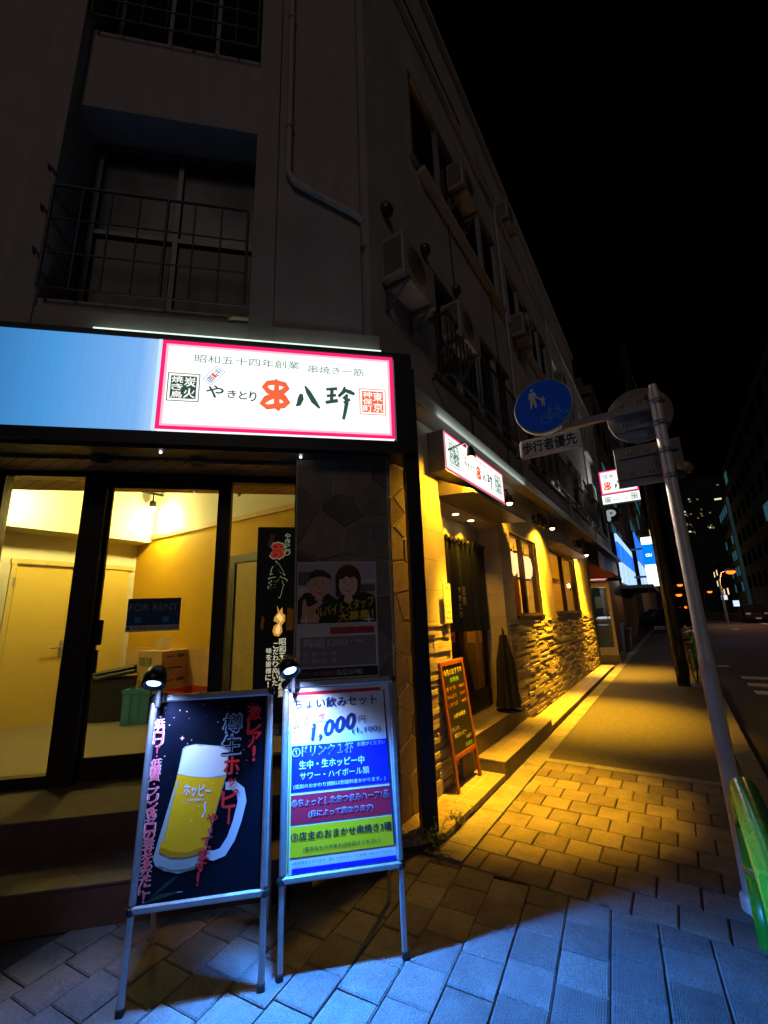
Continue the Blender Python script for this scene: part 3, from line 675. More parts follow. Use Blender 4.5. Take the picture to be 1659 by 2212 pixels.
def k_kushi(b, x0, x1, z0, z1, y, m):
    W, H = x1 - x0, z1 - z0
    def P(L, s=1): return [(x0 + a * W, z0 + c * H, w_ * W * s) for a, c, w_ in L]
    b.brush(P([(.52, 1.0, .01), (.55, .93, .07), (.55, .5, .1), (.58, .12, .1), (.66, .01, .05)]), y, m)
    b.brush(P([(.5, .88, .1), (.25, .84, .1), (.14, .72, .1), (.28, .58, .1), (.55, .53, .09)]), y, m)
    b.brush(P([(.5, .88, .1), (.82, .83, .1), (.9, .72, .11), (.75, .59, .11), (.5, .53, .1)]), y, m)
    b.brush(P([(.5, .48, .1), (.22, .36, .12), (.08, .2, .1), (.25, .1, .1), (.6, .16, .1)]), y, m)
    b.brush(P([(.5, .48, .1), (.8, .42, .12), (.92, .27, .12), (.8, .17, .11), (.5, .13, .1)]), y, m)
def k_hachi(b, x0, x1, z0, z1, y, m):
    W, H = x1 - x0, z1 - z0
    def P(L): return [(x0 + a * W, z0 + c * H, w_ * W) for a, c, w_ in L]
    b.brush(P([(.22, .62, .06), (.2, .4, .12), (.12, .12, .09), (.02, .05, .03)]), y, m)
    b.brush(P([(.36, 1.0, .03), (.5, .72, .1), (.72, .3, .11), (.95, .0, .04)]), y, m)
def k_chin(b, x0, x1, z0, z1, y, m):
    W, H = x1 - x0, z1 - z0
    def P(L): return [(x0 + a * W, z0 + c * H, w_ * W) for a, c, w_ in L]
    b.brush(P([(.02, .88, .05), (.4, .92, .06)]), y, m); b.brush(P([(.04, .68, .05), (.36, .72, .055)]), y, m)
    b.brush(P([(.22, .92, .06), (.2, .5, .06)]), y, m); b.brush(P([(.0, .48, .06), (.42, .56, .07)]), y, m)
    b.brush(P([(.66, 1.0, .03), (.62, .84, .07), (.44, .68, .05)]), y, m); b.brush(P([(.62, .9, .06), (.84, .84, .08), (1.0, .78, .05)]), y, m)
    b.brush(P([(.76, .76, .05), (.6, .62, .05)]), y, m); b.brush(P([(.84, .62, .05), (.62, .5, .05)]), y, m)
    b.brush(P([(.7, .72, .06), (.72, .5, .07), (.66, .22, .06), (.6, .0, .05)]), y, m)
def seal(b, x0, x1, z0, z1, y, mo, mi, left, right):
    w = x1 - x0
    b.rim(x0, x1, z0, z1, w * .03, y, mo); b.rect(x0 + w * .1, x1 - w * .1, z0 + w * .1, z1 - w * .1, y, mo)
    xm = (x0 + x1) / 2; h = (z1 - z0) * .8; zt = z1 - (z1 - z0) * .1
    for col, (a, c) in ((left, (x0 + w * .13, xm - w * .02)), (right, (xm + w * .02, x1 - w * .13))):
        n = len(col)
        for i, ch in enumerate(col): b.text(ch, a, c, zt - h * (i + .93) / n, zt - h * (i + .08) / n, y - .001, mi, .012)
def lamp_face(b, u0, u1, z0, z1, y):
    """red border, its glow onto the white field painted as a pink rim"""
    b.rect(u0, u1, z0, z1, y, 0)
    w = (z1 - z0) * .04; b.rim(u0, u1, z0, z1, w, y - .001, 1); b.rim(u0 + w, u1 - w, z0 + w, z1 - w, w * .6, y - .001, 2)
SM = [W3, PINK, PINK2, INK, INK2, RED, NAVY]
main = thing('shop_sign', 'long white lightbox sign with red border over the corner shopfront', 'sign', FF)
b = B(FF); b.box(-9, .03, -.03, .24, 3.06, 3.08); b.box(-9, .03, -.055, .24, 2.975, 3.10 - .02); b.box(-9, .03, -.03, .24, 3.93, 3.972)
b.box(-.135, .03, -.055, .24, 3.08, 3.93); b.box(-9, -.135, .0, .24, 3.08, 3.93)
b.build('sign_box', dark_metal, main)
b = B(FF); lamp_face(b, -2.105, -.145, 3.1, 3.905, -.048); b.box(-2.10, -.15, -.047, .0, 3.1, 3.9, 0); b.build('lit_panel', SM, main)
B(FF).box(-9, -2.135, -.042, -.002, 3.1, 3.91).build('blank_panel', blank_panel(), main)
B(FF).box(-2.135, -2.107, -.046, -.001, 3.1, 3.91).build('divider', glow('lit_divider', (.55, .8, 1), 1.1), main)
y = -.051; b = B(FF)
b.text('昭和五十四年創業', -1.845, -.98, 3.715, 3.79, y, 4, -.004); b.text('串焼き一筋', -.905, -.415, 3.69, 3.765, y, 4, -.004)
seal(b, -2.04, -1.79, 3.35, 3.605, y, 3, 0, '焼き鳥', '炭火'); seal(b, -.458, -.222, 3.32, 3.572, y, 5, 0, '神保町', '東京')
c = math.cos(R(38)); q = math.sin(R(38)); cx, cz = -1.683, 3.603
tg = B(); tg.rim(-.045, .045, -.085, .085, .004, y, 6); tg.text('元', -.03, .03, .015, .07, y, 6, .015); tg.text('祖', -.03, .03, -.07, -.015, y, 6, .015); tg.rect(-.025, .025, -.012, .012, y, 5)
b.add([(cx + v.x * c + v.z * q, y, cz - v.x * q + v.z * c) for v in tg.v], tg.f, 6)
for i, mm in enumerate(tg.m): b.m[len(b.m) - len(tg.m) + i] = mm
for ch, a, d_, z0, z1 in (('や', -1.735, -1.60, 3.40, 3.51), ('き', -1.565, -1.50, 3.405, 3.475), ('と', -1.475, -1.41, 3.40, 3.47), ('り', -1.39, -1.335, 3.385, 3.475)): b.text(ch, a, d_, z0, z1, y, 3, .02)
k_kushi(b, -1.305, -1.062, 3.31, 3.612, y, 5); k_hachi(b, -1.01, -.795, 3.355, 3.56, y, 3); k_chin(b, -.755, -.50, 3.262, 3.578, y, 3)
b.build('lettering', SM, main)
lg = lamp('AREA', 'sign_tubes', FF, (0, 0, 0), 26, (1, .86, .70)); lg.data.shape = 'RECTANGLE'; lg.data.size = 1.9; lg.data.size_y = .75; lg.data.spread = R(110); lg.matrix_world = FF @ T((-1.125, -.075, 3.5)) @ Matrix.Rotation(R(-90), 4, 'X')
# sign over the street entrance
s2 = thing('shop_sign', 'small white lightbox sign with red border above the noren entrance', 'sign', FS)
b = B(FS); b.box(.77, 2.72, -.195, 0, 3.075, 3.535); b.build('sign_box', M('sign_case', (.25, .23, .2), .5, .3), s2)
b = B(FS); lamp_face(b, .78, 2.71, 3.085, 3.525, -.2); b.build('lit_panel', SM, s2)
b = B(FS); y = -.203
seal(b, .87, 1.17, 3.16, 3.46, y, 4, 0, '焼き鳥', '炭火'); seal(b, 2.33, 2.62, 3.16, 3.46, y, 4, 0, '神保町', '東京')
b.text('昭和五十四年創業 串焼き一筋', 1.3, 2.25, 3.42, 3.465, y, 4)
b.text('やきとり', 1.3, 1.6, 3.26, 3.33, y, 3, .02); k_kushi(b, 1.66, 1.82, 3.2, 3.38, y, 5); k_hachi(b, 1.87, 2.0, 3.22, 3.35, y, 3); k_chin(b, 2.05, 2.25, 3.16, 3.37, y, 3)
b.build('lettering', SM, s2)
lg = lamp('AREA', 'sign_tubes', FS, (0, 0, 0), 170, (1, .80, .62)); lg.data.shape = 'RECTANGLE'; lg.data.size = 1.85; lg.data.size_y = .4; lg.data.spread = R(105); lg.matrix_world = FS @ T((1.745, -.235, 3.3)) @ Matrix.Rotation(R(-90), 4, 'X')
lg = lamp('AREA', 'sign_top_spill', FS, (1.75, -.30, 3.56), 1.2, (.85, 1, .92)); lg.data.shape = 'RECTANGLE'; lg.data.size = 3.2; lg.data.size_y = .04; lg.matrix_world = FS @ T((2.2, -.262, 3.60)) @ Matrix.Rotation(R(180 - 35), 4, 'X')
# projecting sign further down
FP = FS @ T((16, 0, 0)) @ Matrix.Rotation(R(-90), 4, 'Z')      # its face looks back along the pavement: x = -n ... towards the road
FP = frame(.08 + 16 * .5446, 3.78 + 16 * .8387, 123)           # x towards the road, face back along the street
s3 = thing('projecting_sign', 'white projecting lightbox sign with red frame high on the facade', 'sign', FP)
b = B(FP); b.box(.18, 1.53, 0.01, .22, 5.68, 7.1); b.box(-.1, .18, .08, .14, 6.2, 6.28); b.box(-.1, .18, .08, .14, 6.7, 6.78); b.build('sign_box', dark_metal, s3)
b = B(FP); b.rect(.19, 1.52, 5.69, 6.06, 0.0, 0); lamp_face(b, .19, 1.52, 6.09, 7.08, 0.0); b.build('lit_panel', SM, s3)
b = B(FP); k_kushi(b, .3, .58, 6.25, 6.62, -.004, 5); b.text('元祖', .3, .5, 6.74, 6.94, -.004, 6, .01); b.text('や', .56, .7, 6.72, 6.9, -.004, 3, .02); k_hachi(b, .7, 1.0, 6.3, 6.6, -.004, 3); k_chin(b, 1.08, 1.4, 6.22, 6.62, -.004, 3)
seal(b, .26, .5, 5.73, 5.99, -.004, 4, 0, '焼き', '炭火'); b.text('串焼き一筋', .58, 1.1, 5.79, 5.88, -.004, 4); seal(b, 1.2, 1.46, 5.74, 6.02, -.004, 4, 0, '神保', '東京')
b.build('lettering', SM, s3)
lamp('POINT', 'sign_spill', FP, (.85, -.5, 6.3), 30, (.9, 1, .95), size=.4)

# ================================================================== LAMPS ON THE STREET WALL
def spot_fix(name, label, s, n, z, base, beams):
    F = FS @ T((s, -n, z))
    t = thing(name, label, 'wall lamp', F, 'wall lamps along the restaurant front')
    bx, bz = base[0] - s, base[1] - z
    a = B(F); a.lathe([(.055, 0), (.055, .02), (.02, .03)], 16, (bx, n, bz), 0, Matrix.Rotation(R(90), 4, 'X')); a.tube([(bx, n, bz), (bx * .9, n * .6, bz + .06), (bx * .3, .03, bz * .6 + .14), (0, 0, .10)], .012, 8); a.build('bracket', dark_metal, t)
    B(F).lathe([(.025, .12), (.04, .10), (.058, .03), (.062, 0)], 18).build('lamp_head', dark_metal, t)
    B(F).ball((0, 0, .0), .042, 0, 14, (1, 1, .8)).build('bulb', bulb, t)
    for e, aimv, cone in beams: lamp('SPOT', 'lamp_light', F, (0, 0, -.045), e, amber, t, aim=aimv, cone=cone, blend=1., size=.04)
    return t
spot_fix('wall_lamp', 'gooseneck lamp reaching over the left end of the entrance sign', .92, .42, 3.2, (.86, 3.26), ((2100, (.10, -.02, -1), 52), (170, (-.15, .75, -1), 130)))
spot_fix('wall_lamp', 'spot lamp just right of the entrance sign', 2.86, .22, 3.12, (2.9, 3.25), ((800, (-.28, -.12, -1), 50), (160, (.4, .6, -1), 120)))
spot_fix('wall_lamp', 'bright spot lamp on its bracket between the two windows', 5.15, .30, 3.08, (5.0, 3.3), ((3100, (-.18, -.10, -1), 66), (420, (.0, .7, -1), 140)))
spot_fix('wall_lamp', 'spot lamp at the far end of the wall past the second window', 9.0, .28, 2.95, (9.1, 3.34), ((2400, (.2, -.1, -1), 70), (320, (-.1, .7, -1), 140), (90, (1, .05, -.5), 80)))
for s in (5.32, 8.98):
    F = FS @ T((s, -.13, 3.22)); t = thing('cylinder_sconce', 'dark cylinder sconce throwing an arc of light down the ' + ('pier between the windows' if s < 6 else 'last pier'), 'sconce', F, 'cylinder sconces')
    for dx in (-.28, 0) if s < 6 else (0,):
        B(F).lathe([(.05, -.1), (.055, -.1), (.055, .12), (.04, .125)], 20, (dx, 0, 0)).box(dx - .02, dx + .02, 0, .13, -.02, .02).build('cylinder', dark_metal, t)
    lamp('SPOT', 'sconce_light', F, (0, 0, -.11), 80, amber, t, aim=(0, .1, -1), cone=80, blend=.25, size=.02)

# ================================================================== SANDWICH BOARDS
frame_alu = M('brushed_aluminium', (.62, .62, .64), .38, .85, var=.12, scale=30)
blackp = M('black_corner_cap', (.012, .012, .012), .4)
clear = glass('poster_cover', (1, 1, 1), .03, .05)
TH = R(-5)
def board(name, label, P, az, W, z0, z1):
    F = frame(P[0], P[1], az); t = thing(name, label, 'sandwich board', F, 'lit sandwich boards by the front steps')
    K = F @ Matrix.Rotation(TH, 4, 'X')
    b = B(K); fw = .032
    b.rbox(0, fw, -.012, .016, z0 + fw, z1 - fw, .008); b.rbox(W - fw, W, -.012, .016, z0 + fw, z1 - fw, .008)
    b.rbox(0, W, -.012, .016, z0, z0 + fw, .008); b.rbox(0, W, -.012, .016, z1 - fw, z1, .008); b.build('frame', frame_alu, t)
    B(K).box(.01, W - .01, .0, .012, z0 + .01, z1 - .01).build('back_panel', blackp, t)
    for x in (.0, W):
        for z in (z0, z1): B(K).ball((x + (.012 if x == 0 else -.012), .002, z + (.012 if z == z0 else -.012)), .024, 0, 12, (1, .7, 1)).build('corner_cap', blackp, t)
    for x in (.014, W - .014):
        B(K).rbox(x - .014, x + .014, -.008, .014, .012, z0, .005).build('leg', frame_alu, t)
        B(K).rbox(x - .017, x + .017, -.012, .018, 0, .03, .005).build('foot', blackp, t)
        B(F).tube([(x, .115, z1 * .995), (x, .42, .01)], .013, 8).build('leg', frame_alu, t)
    return F, K, t
BW = M('poster_white', (.8, .8, .82), .35, var=.03)
BK = M('poster_black', (.004, .006, .014), .35, var=.2, scale=5, spec=.15)
def cm(n, c, r=.4): return M('print_' + n, c, r, var=.0)
F1, K1, b1 = board('sandwich_board', 'sandwich board with a beer mug on a black poster', (-1.193, 2.235), 79.4, .60, .345, 1.245)
PM = [BK, cm('pink', (1., .08, .14)), cm('rosewhite', (1., .6, .62)), cm('foam', (.82, .85, .88)), cm('beer', (1., .50, .004)), cm('beer_dark', (.6, .27, .003)), cm('glass_rim', (.38, .46, .46)), cm('red', (.85, .03, .035)), cm('outline', (.30, .42, .62)), cm('night', (.02, .05, .14)), cm('leaf', (.03, .05, .03)), cm('handle', (.62, .68, .75))]
B(K1).rect(.034, .566, .379, 1.211, -.0035).build('poster', PM[0], b1)
b = B(K1); y = -.0045
b.oval(.13, 1.02, .12, .17, y, 9, 30); rr = random.Random(5)
b = B(K1)
for i in range(46):
    x, z = rr.uniform(.05, .5), rr.uniform(.85, 1.19); r_ = rr.uniform(.0008, .003); b.oval(x, z, r_, r_, y, 2, 6)
for (x, z, r_) in ((.165, 1.04, .012), (.055, 1.145, .009)): b.flat([(x - r_, z), (x - r_ * .2, z - r_ * .2), (x, z - r_), (x + r_ * .2, z - r_ * .2), (x + r_, z), (x + r_ * .2, z + r_ * .2), (x, z + r_), (x - r_ * .2, z + r_ * .2)], y, 2)
# mug: glass body, handle, foam, beer
b.brush([(.385, .812, .017), (.425, .812, .02), (.458, .785, .021), (.468, .74, .021), (.45, .66, .02), (.425, .59, .02), (.39, .54, .021), (.35, .53, .02), (.318, .54, .018)], y - .0005, 11)
b.flat([(.172, .992), (.185, 1.003), (.233, 1.009), (.30, .999), (.36, .99), (.395, .972), (.392, .93), (.386, .85), (.345, .69), (.312, .55), (.302, .512), (.27, .487), (.2, .478), (.139, .495), (.098, .518), (.084, .545), (.10, .62), (.128, .74), (.155, .86)], y - .001, 6)
b.flat([(.178, .986), (.19, .998), (.21, 1.004), (.235, 1.004), (.255, .998), (.275, 1.0), (.31, .995), (.345, .988), (.388, .967), (.386, .86), (.3, .856), (.22, .868), (.16, .885)], y - .0015, 3)
b.flat([(.158, .883), (.22, .866), (.3, .854), (.382, .85), (.335, .67), (.3, .553), (.23, .54), (.16, .548), (.108, .575), (.13, .72)], y - .0015, 4)
b.flat([(.113, .59), (.17, .565), (.235, .556), (.302, .572), (.298, .55), (.23, .536), (.155, .545), (.105, .572)], y - .002, 5)
b.brush([(.165, .86, .003), (.14, .75, .004), (.122, .61, .004)], y - .002, 6)
b.flat([(.1, .56), (.15, .535), (.22, .528), (.298, .54), (.29, .505), (.24, .492), (.17, .494), (.11, .52)], y - .002, 6)
for i in range(26):
    x, z = rr.uniform(.15, .33), rr.uniform(.6, .84); b.oval(x, z, .0025, .003, y - .002, 2, 6)
b.brush([(.30, .755, .003), (.294, .74, .004), (.30, .715, .003), (.285, .69, .004)], y - .002, 3)
b.build('mug_print', PM, b1)
b = B(K1); y = -.0072
b.text('ホッピー', .194, .32, .79, .842, y, 3, .02, x1z=-.02); b.text('HOPPY', .218, .289, .762, .774, y, 3, 0, x1z=-.006)
b.vtext('低カロリー・低糖質・プリン体ゼロの幸せをあなたに！', .053, 1.118, .062, .405, .040, y, 2, .03, 1.35); b.vtext('低カロリー・低糖質・プリン体ゼロの幸せをあなたに！', .053, 1.118, .062, .405, .038, y - .0004, 1, .0, 1.3)
b.vtext('激レア！', .508, 1.135, .515, .945, .075, y, 7, .03)
for ch, z in (('樽', 1.092), ('生', .994)):
    b.text(ch, .355, .452, z - .046, z + .046, y, 8, .03); b.text(ch, .36, .447, z - .041, z + .041, y - .0004, 0, -.012)
b.vtext('ホッピー', .41, .9, .41, .685, .082, y, 7, .03)
b.vtext('やってます！', .333, .68, .288, .445, .052, y, 7, .025, 1.05)
b.build('lettering', PM, b1)
b = B(K1); b.brush([(.09, .40, .001), (.15, .44, .008), (.2, .47, .002)], -.0045, 10); b.brush([(.05, .38, .001), (.13, .40, .009), (.22, .41, .001)], -.0046, 10); b.rect(.2, .225, .405, .409, -.0047, 8); b.build('leaf_print', PM, b1)


F2, K2, b2 = board('sandwich_board', 'sandwich board with a set menu in blue, red and yellow bands', (-.56, 2.391), 79.3, .615, .36, 1.265)
QM = [BW, cm('set_blue', (.012, .02, .62)), cm('set_red', (.62, .015, .04)), cm('set_yellow', (.95, .60, .005)), cm('set_ink', (.02, .03, .14)), cm('set_pink', (1., .2, .2)), cm('set_green', (.03, .05, .03)), cm('set_rose', (.75, .6, .7)), cm('set_olive', (.35, .33, .02))]
B(K2).rect(.034, .581, .394, 1.231, -.0035).build('poster', BW, b2)
b = B(K2); y = -.0045
b.rect(.06, .535, 1.196, 1.213, y, 2); b.rect(.036, .046, .41, 1.18, y, 8); b.flat([(.548, 1.2), (.556, 1.2), (.578, .466), (.568, .466)], y, 4)
b.rect(.05, .56, .742, .952, y, 1); b.rect(.05, .565, .602, .728, y, 2); b.rect(.05, .572, .463, .592, y, 3); b.rect(.06, .578, .397, .418, y, 1)
b.build('colour_band', QM, b2)
b = B(K2); y = -.0055
b.text('ちょい飲みセット', .06, .51, 1.128, 1.178, y, 4, .02)
b.text('当店限定', .055, .222, 1.036, 1.078, y, 5, .02, x1z=.028)
b.brush([(.06, 1.026, .001), (.14, 1.034, .0018), (.2, 1.046, .001)], y, 5)
b.text('1,000', .15, .38, .962, 1.05, y, 4, .03, x1z=.045, skew=.12)
b.text('円', .402, .442, 1.04, 1.074, y, 4, .0); b.text('(1,100)', .368, .525, .984, 1.018, y, 4, .01)
b.text('①', .054, .095, .902, .942, y, 0, .0); b.text('ドリンク１杯', .105, .372, .9, .948, y, 0, .028); b.text('ドリンク１杯', .107, .37, .902, .946, y - .0004, 1, -.014); b.text('お選びください', .395, .545, .926, .946, y, 0, -.005)
b.text('生中・生ホッピー中', .09, .43, .842, .88, y, 0, .018); b.text('サワー・ハイボール類', .095, .455, .793, .827, y, 0, .006); b.text('(追加のおかわり焼酎は別途料金かかります。)', .062, .54, .752, .775, y, 0, .01)
b.text('②ちょっとしたおつまみハーフ1品', .056, .552, .676, .708, y, 7, .035); b.text('②ちょっとしたおつまみハーフ1品', .058, .55, .678, .706, y - .0004, 4, -.012)
b.text('(日によって異なります)', .14, .468, .622, .653, y, 7, .035); b.text('(日によって異なります)', .142, .466, .624, .651, y - .0004, 4, -.012)
b.text('③店主のおまかせ串焼き3種', .055, .56, .53, .566, y, 6, .03); b.text('(苦手なものがあればお伝えください)', .115, .5, .48, .501, y, 6, .012)
b.text('※数量限定となります。詳しくはスタッフにお問い合わせください。', .06, .565, .432, .446, y, 4, -.01)
b.build('lettering', QM, b2)
# clip lamps on the top edges
blue_w = (.02, .25, 1.)
def clip_lamp(K, x, zt, label, lean, bw_=45, ew_=300):
    F = K @ T((x, 0, zt)); t = thing('clip_lamp', label, 'clip lamp', F, 'clip lamps on the sandwich boards')
    b = B(F); b.rbox(-.028, .028, -.03, .03, -.035, .012, .008); b.rbox(-.012, .012, -.05, -.015, -.055, .03, .006); b.build('clip', blackp, t)
    b = B(F); b.tube([(0, 0, .01), (-.008, -.02, .05), (-.015, -.06, .075)], .008, 8); b.build('arm', blackp, t)
    H = F @ T((-.018, -.085, .062)) @ Matrix.Rotation(R(lean[0]), 4, 'X') @ Matrix.Rotation(R(lean[1]), 4, 'Y')
    h = B(H); h.lathe([(.018, .085), (.04, .078), (.055, .035), (.055, -.012), (.05, -.012), (.034, .002)], 20); hd = h.build('lamp_head', blackp, t)
    sub(B(H).lathe([(.033, .001), (.024, -.003), (1e-4, -.004)], 18), 'lens', glow('cold_led_lens', (.25, .5, 1), 6), hd)
    lamp('SPOT', 'clip_light', H, (0, 0, -.02), ew_, blue_w, t, aim=(0, 0, -1), cone=118, blend=.5, size=.03)
    lamp('SPOT', 'board_light', F, (-.018, -.10, .03), bw_, (.36, .50, 1.), t, aim=(.30, .16, -1), cone=105, blend=.9, size=.03)
clip_lamp(K1, .045, 1.245, 'black clip lamp on the beer poster board, tilted down', (-30, 0), 45, 45)
clip_lamp(K2, .055, 1.265, 'black clip lamp on the set menu board, tilted out', (-34, -14), 42, 600)

# ================================================================== BANNER, POSTERS, NOTICES
FGB = FG
ban = B(FG).box(1.392, 1.765, -.042, -.036, .75, 2.43).build('hanging_banner', M('banner_black', (.006, .006, .009), .6)); tag(ban, 'narrow black hanging banner with a flame print beside the stone pillar', 'banner')
KM = [glow('banner_red', (.25, .015, .01), .7), glow('banner_line', (.22, .24, .12), .6), glow('flame', (1., .42, .05), .6), glow('flame_core', (1., .72, .25), .9), glow('flame_dim', (.12, .04, .005), .3), glow('banner_text', (.8, .75, .5), .6), M('banner_ink', (.008, .008, .01), .6, var=0), cm('banner_tag', (.2, .12, .12))]  # print emits in place of room light shining through the cloth
b = B(FG); y = -.0445
k_kushi(b, 1.50, 1.64, 2.125, 2.297, y, 1); k_kushi(b, 1.507, 1.633, 2.134, 2.288, y - .0004, 0)
k_hachi(b, 1.507, 1.648, 1.984, 2.115, y, 1); k_hachi(b, 1.516, 1.64, 1.993, 2.105, y - .0004, 6)
k_chin(b, 1.493, 1.664, 1.782, 1.978, y, 1); k_chin(b, 1.502, 1.656, 1.79, 1.972, y - .0004, 6)
b.vtext('やきとり', 1.66, 2.345, 1.66, 2.19, .058, y, 1, .02); b.flat([(1.475, 2.25), (1.51, 2.235), (1.55, 2.35), (1.51, 2.368)], y, 7)
b.vtext('昭和五十四年創業', 1.632, 1.405, 1.632, .98, .062, y, 5, .02); b.vtext('こだわりぬいた', 1.577, 1.375, 1.577, 1.07, .05, y, 5, .02); b.vtext('味を皆様に！', 1.52, 1.335, 1.52, 1.06, .05, y, 5, .02)
b.build('lettering', KM, ban)
b = B(FG)
fl = [(1.56, 1.46), (1.60, 1.45), (1.63, 1.49), (1.622, 1.545), (1.65, 1.58), (1.652, 1.63), (1.63, 1.645), (1.625, 1.70), (1.6, 1.665), (1.578, 1.72), (1.588, 1.655), (1.56, 1.62), (1.552, 1.585), (1.59, 1.565), (1.555, 1.54), (1.545, 1.495)]
b.flat(fl, y, 2); b.flat([(1.57, 1.48), (1.6, 1.47), (1.612, 1.52), (1.602, 1.56), (1.63, 1.59), (1.63, 1.62), (1.6, 1.65), (1.575, 1.62), (1.61, 1.575), (1.572, 1.52)], y - .0004, 3)
b.flat([(1.66, 1.5), (1.72, 1.5), (1.725, 1.68), (1.67, 1.7)], y + .0002, 4); b.flat([(1.44, 1.54), (1.46, 1.5), (1.475, 1.6), (1.455, 1.64)], y + .0002, 4)
b.build('flame_print', KM, ban)
FO = frame(.042, 3.721, 79) @ T((.043, -.018, 0))
po = B(FO).box(-.832, -.178, -.008, -.002, 1.13, 2.05).build('staff_poster', M('poster_paper', (.66, .6, .58), .5, var=.05)); tag(po, 'recruiting poster with two smiling people on the dark stone pillar', 'poster')
PC = [cm('skin', (.72, .38, .26)), cm('skin_b', (.85, .52, .38)), cm('dark_cloth', (.018, .018, .022)), cm('hair', (.06, .025, .018)), cm('gold', (.62, .48, .02)), cm('brightred', (.45, .015, .02)), cm('grey', (.24, .2, .19)), cm('pale', (.66, .6, .57)), cm('wall_back', (.48, .40, .44)), cm('orange', (.6, .22, .12)), cm('white_teeth', (.8, .78, .74)), cm('lips', (.4, .1, .09)), cm('shelf', (.13, .11, .12))]
b = B(FO); y = -.0095
b.rect(-.825, -.185, 1.555, 2.04, y, 8); b.rect(-.825, -.7, 1.86, 1.97, y - .0003, 12); b.rect(-.825, -.70, 1.78, 1.84, y - .0003, 7); b.rect(-.335, -.19, 1.88, 1.9, y - .0003, 7); b.rect(-.32, -.19, 1.8, 1.86, y - .0003, 12)
b.flat([(-.825, 1.555), (-.825, 1.74), (-.77, 1.80), (-.71, 1.80), (-.66, 1.76), (-.58, 1.79), (-.51, 1.74), (-.45, 1.80), (-.37, 1.775), (-.29, 1.80), (-.2, 1.77), (-.187, 1.72), (-.187, 1.555)], y - .0006, 2)
b.oval(-.655, 1.855, .083, .098, y - .001, 0, 30); b.oval(-.742, 1.86, .014, .03, y - .0009, 0); b.oval(-.57, 1.85, .014, .03, y - .0009, 0)
b.flat([(-.742, 1.905), (-.735, 1.955), (-.69, 1.985), (-.62, 1.98), (-.565, 1.945), (-.548, 1.9), (-.6, 1.925), (-.66, 1.93)], y - .0014, 2)
b.oval(-.415, 1.9, .108, .125, y - .001, 3, 30); b.rect(-.52, -.475, 1.76, 1.9, y - .001, 3); b.rect(-.36, -.315, 1.76, 1.9, y - .001, 3)
b.oval(-.415, 1.86, .078, .1, y - .0014, 1, 30); b.flat([(-.497, 1.9), (-.47, 1.97), (-.36, 1.975), (-.333, 1.9), (-.37, 1.925), (-.4, 1.91), (-.43, 1.93), (-.46, 1.905)], y - .0018, 3)
b.flat([(-.44, 1.77), (-.39, 1.77), (-.375, 1.73), (-.415, 1.70), (-.455, 1.73)], y - .0013, 1); b.flat([(-.68, 1.77), (-.63, 1.77), (-.62, 1.745), (-.655, 1.725), (-.69, 1.745)], y - .0009, 0)
for cx_, cz_, sc_ in ((-.655, 1.85, 1.), (-.415, 1.86, .95)):
    for d_ in (-.033, .033):
        b.oval(cx_ + d_ * sc_, cz_ + .018, .011, .0045, y - .0022, 3, 12); b.brush([(cx_ + d_ * sc_ - .014, cz_ + .034, .001), (cx_ + d_ * sc_, cz_ + .039, .0026), (cx_ + d_ * sc_ + .014, cz_ + .034, .001)], y - .0022, 3)
    b.brush([(cx_ - .004, cz_ + .012, .0008), (cx_ + .005, cz_ - .014, .0022), (cx_ - .006, cz_ - .017, .0012)], y - .0022, 11)
    b.flat([(cx_ - .032, cz_ - .035), (cx_, cz_ - .041), (cx_ + .032, cz_ - .035), (cx_ + .018, cz_ - .055), (cx_, cz_ - .06), (cx_ - .018, cz_ - .055)], y - .0022, 11); b.flat([(cx_ - .026, cz_ - .038), (cx_, cz_ - .043), (cx_ + .026, cz_ - .038), (cx_ + .014, cz_ - .048), (cx_ - .014, cz_ - .048)], y - .0025, 10)
b.flat([(-.80, 1.56), (-.79, 1.64), (-.785, 1.74), (-.765, 1.75), (-.75, 1.69), (-.72, 1.69), (-.64, 1.735), (-.62, 1.72), (-.69, 1.65), (-.65, 1.60), (-.66, 1.56)], y - .0014, 0)
b.build('photo_print', PC, po)
b = B(FO); y = -.0125
b.text('アルバイトスタッフ', -.73, -.21, 1.585, 1.665, y, 4, .03, x1z=.1); b.text('大募集！', -.5, -.21, 1.56, 1.63, y, 4, .03, x1z=.03)
for x, z in ((-.76, 1.58), (-.25, 1.575)): b.flat([(x - .06, z), (x - .008, z - .008), (x, z - .05), (x + .008, z - .008), (x + .06, z), (x + .008, z + .008), (x, z + .05), (x - .008, z + .008)], y, 10)
b.rect(-.566, -.205, 1.468, 1.52, y + .003, 5); b.text('未経験大歓迎！！', -.555, -.215, 1.474, 1.514, y + .0025, 11, .01)
b.rect(-.805, -.195, 1.222, 1.449, y + .003, 6)
b.text('時給1300', -.77, -.434, 1.372, 1.436, y, 7, .04); b.text('時給1300', -.766, -.438, 1.376, 1.432, y - .0004, 6, -.005); b.text('～', -.377, -.305, 1.4, 1.42, y, 7, .01)
b.text('10：00～14：00', -.782, -.52, 1.306, 1.336, y, 7, .0); b.text('17：00～23：00', -.781, -.519, 1.253, 1.285, y, 7, .0)
b.rect(-.828, -.183, 1.138, 1.212, y + .003, 2); b.text('03-5210-9481', -.515, -.31, 1.155, 1.194, y, 7, .0); b.text('串八珍神保町店', -.69, -.53, 1.155, 1.19, y, 9, .0); b.text('やきとり', -.8, -.7, 1.16, 1.19, y, 9, .0)
b.build('lettering', PC, po)
rent = B(FG).box(.335, .755, .025, .04, 1.535, 1.81).build('rent_notice', cm('rent_blue', (.012, .06, .13))); tag(rent, 'dark blue FOR RENT notice stuck inside the shop glass', 'notice')
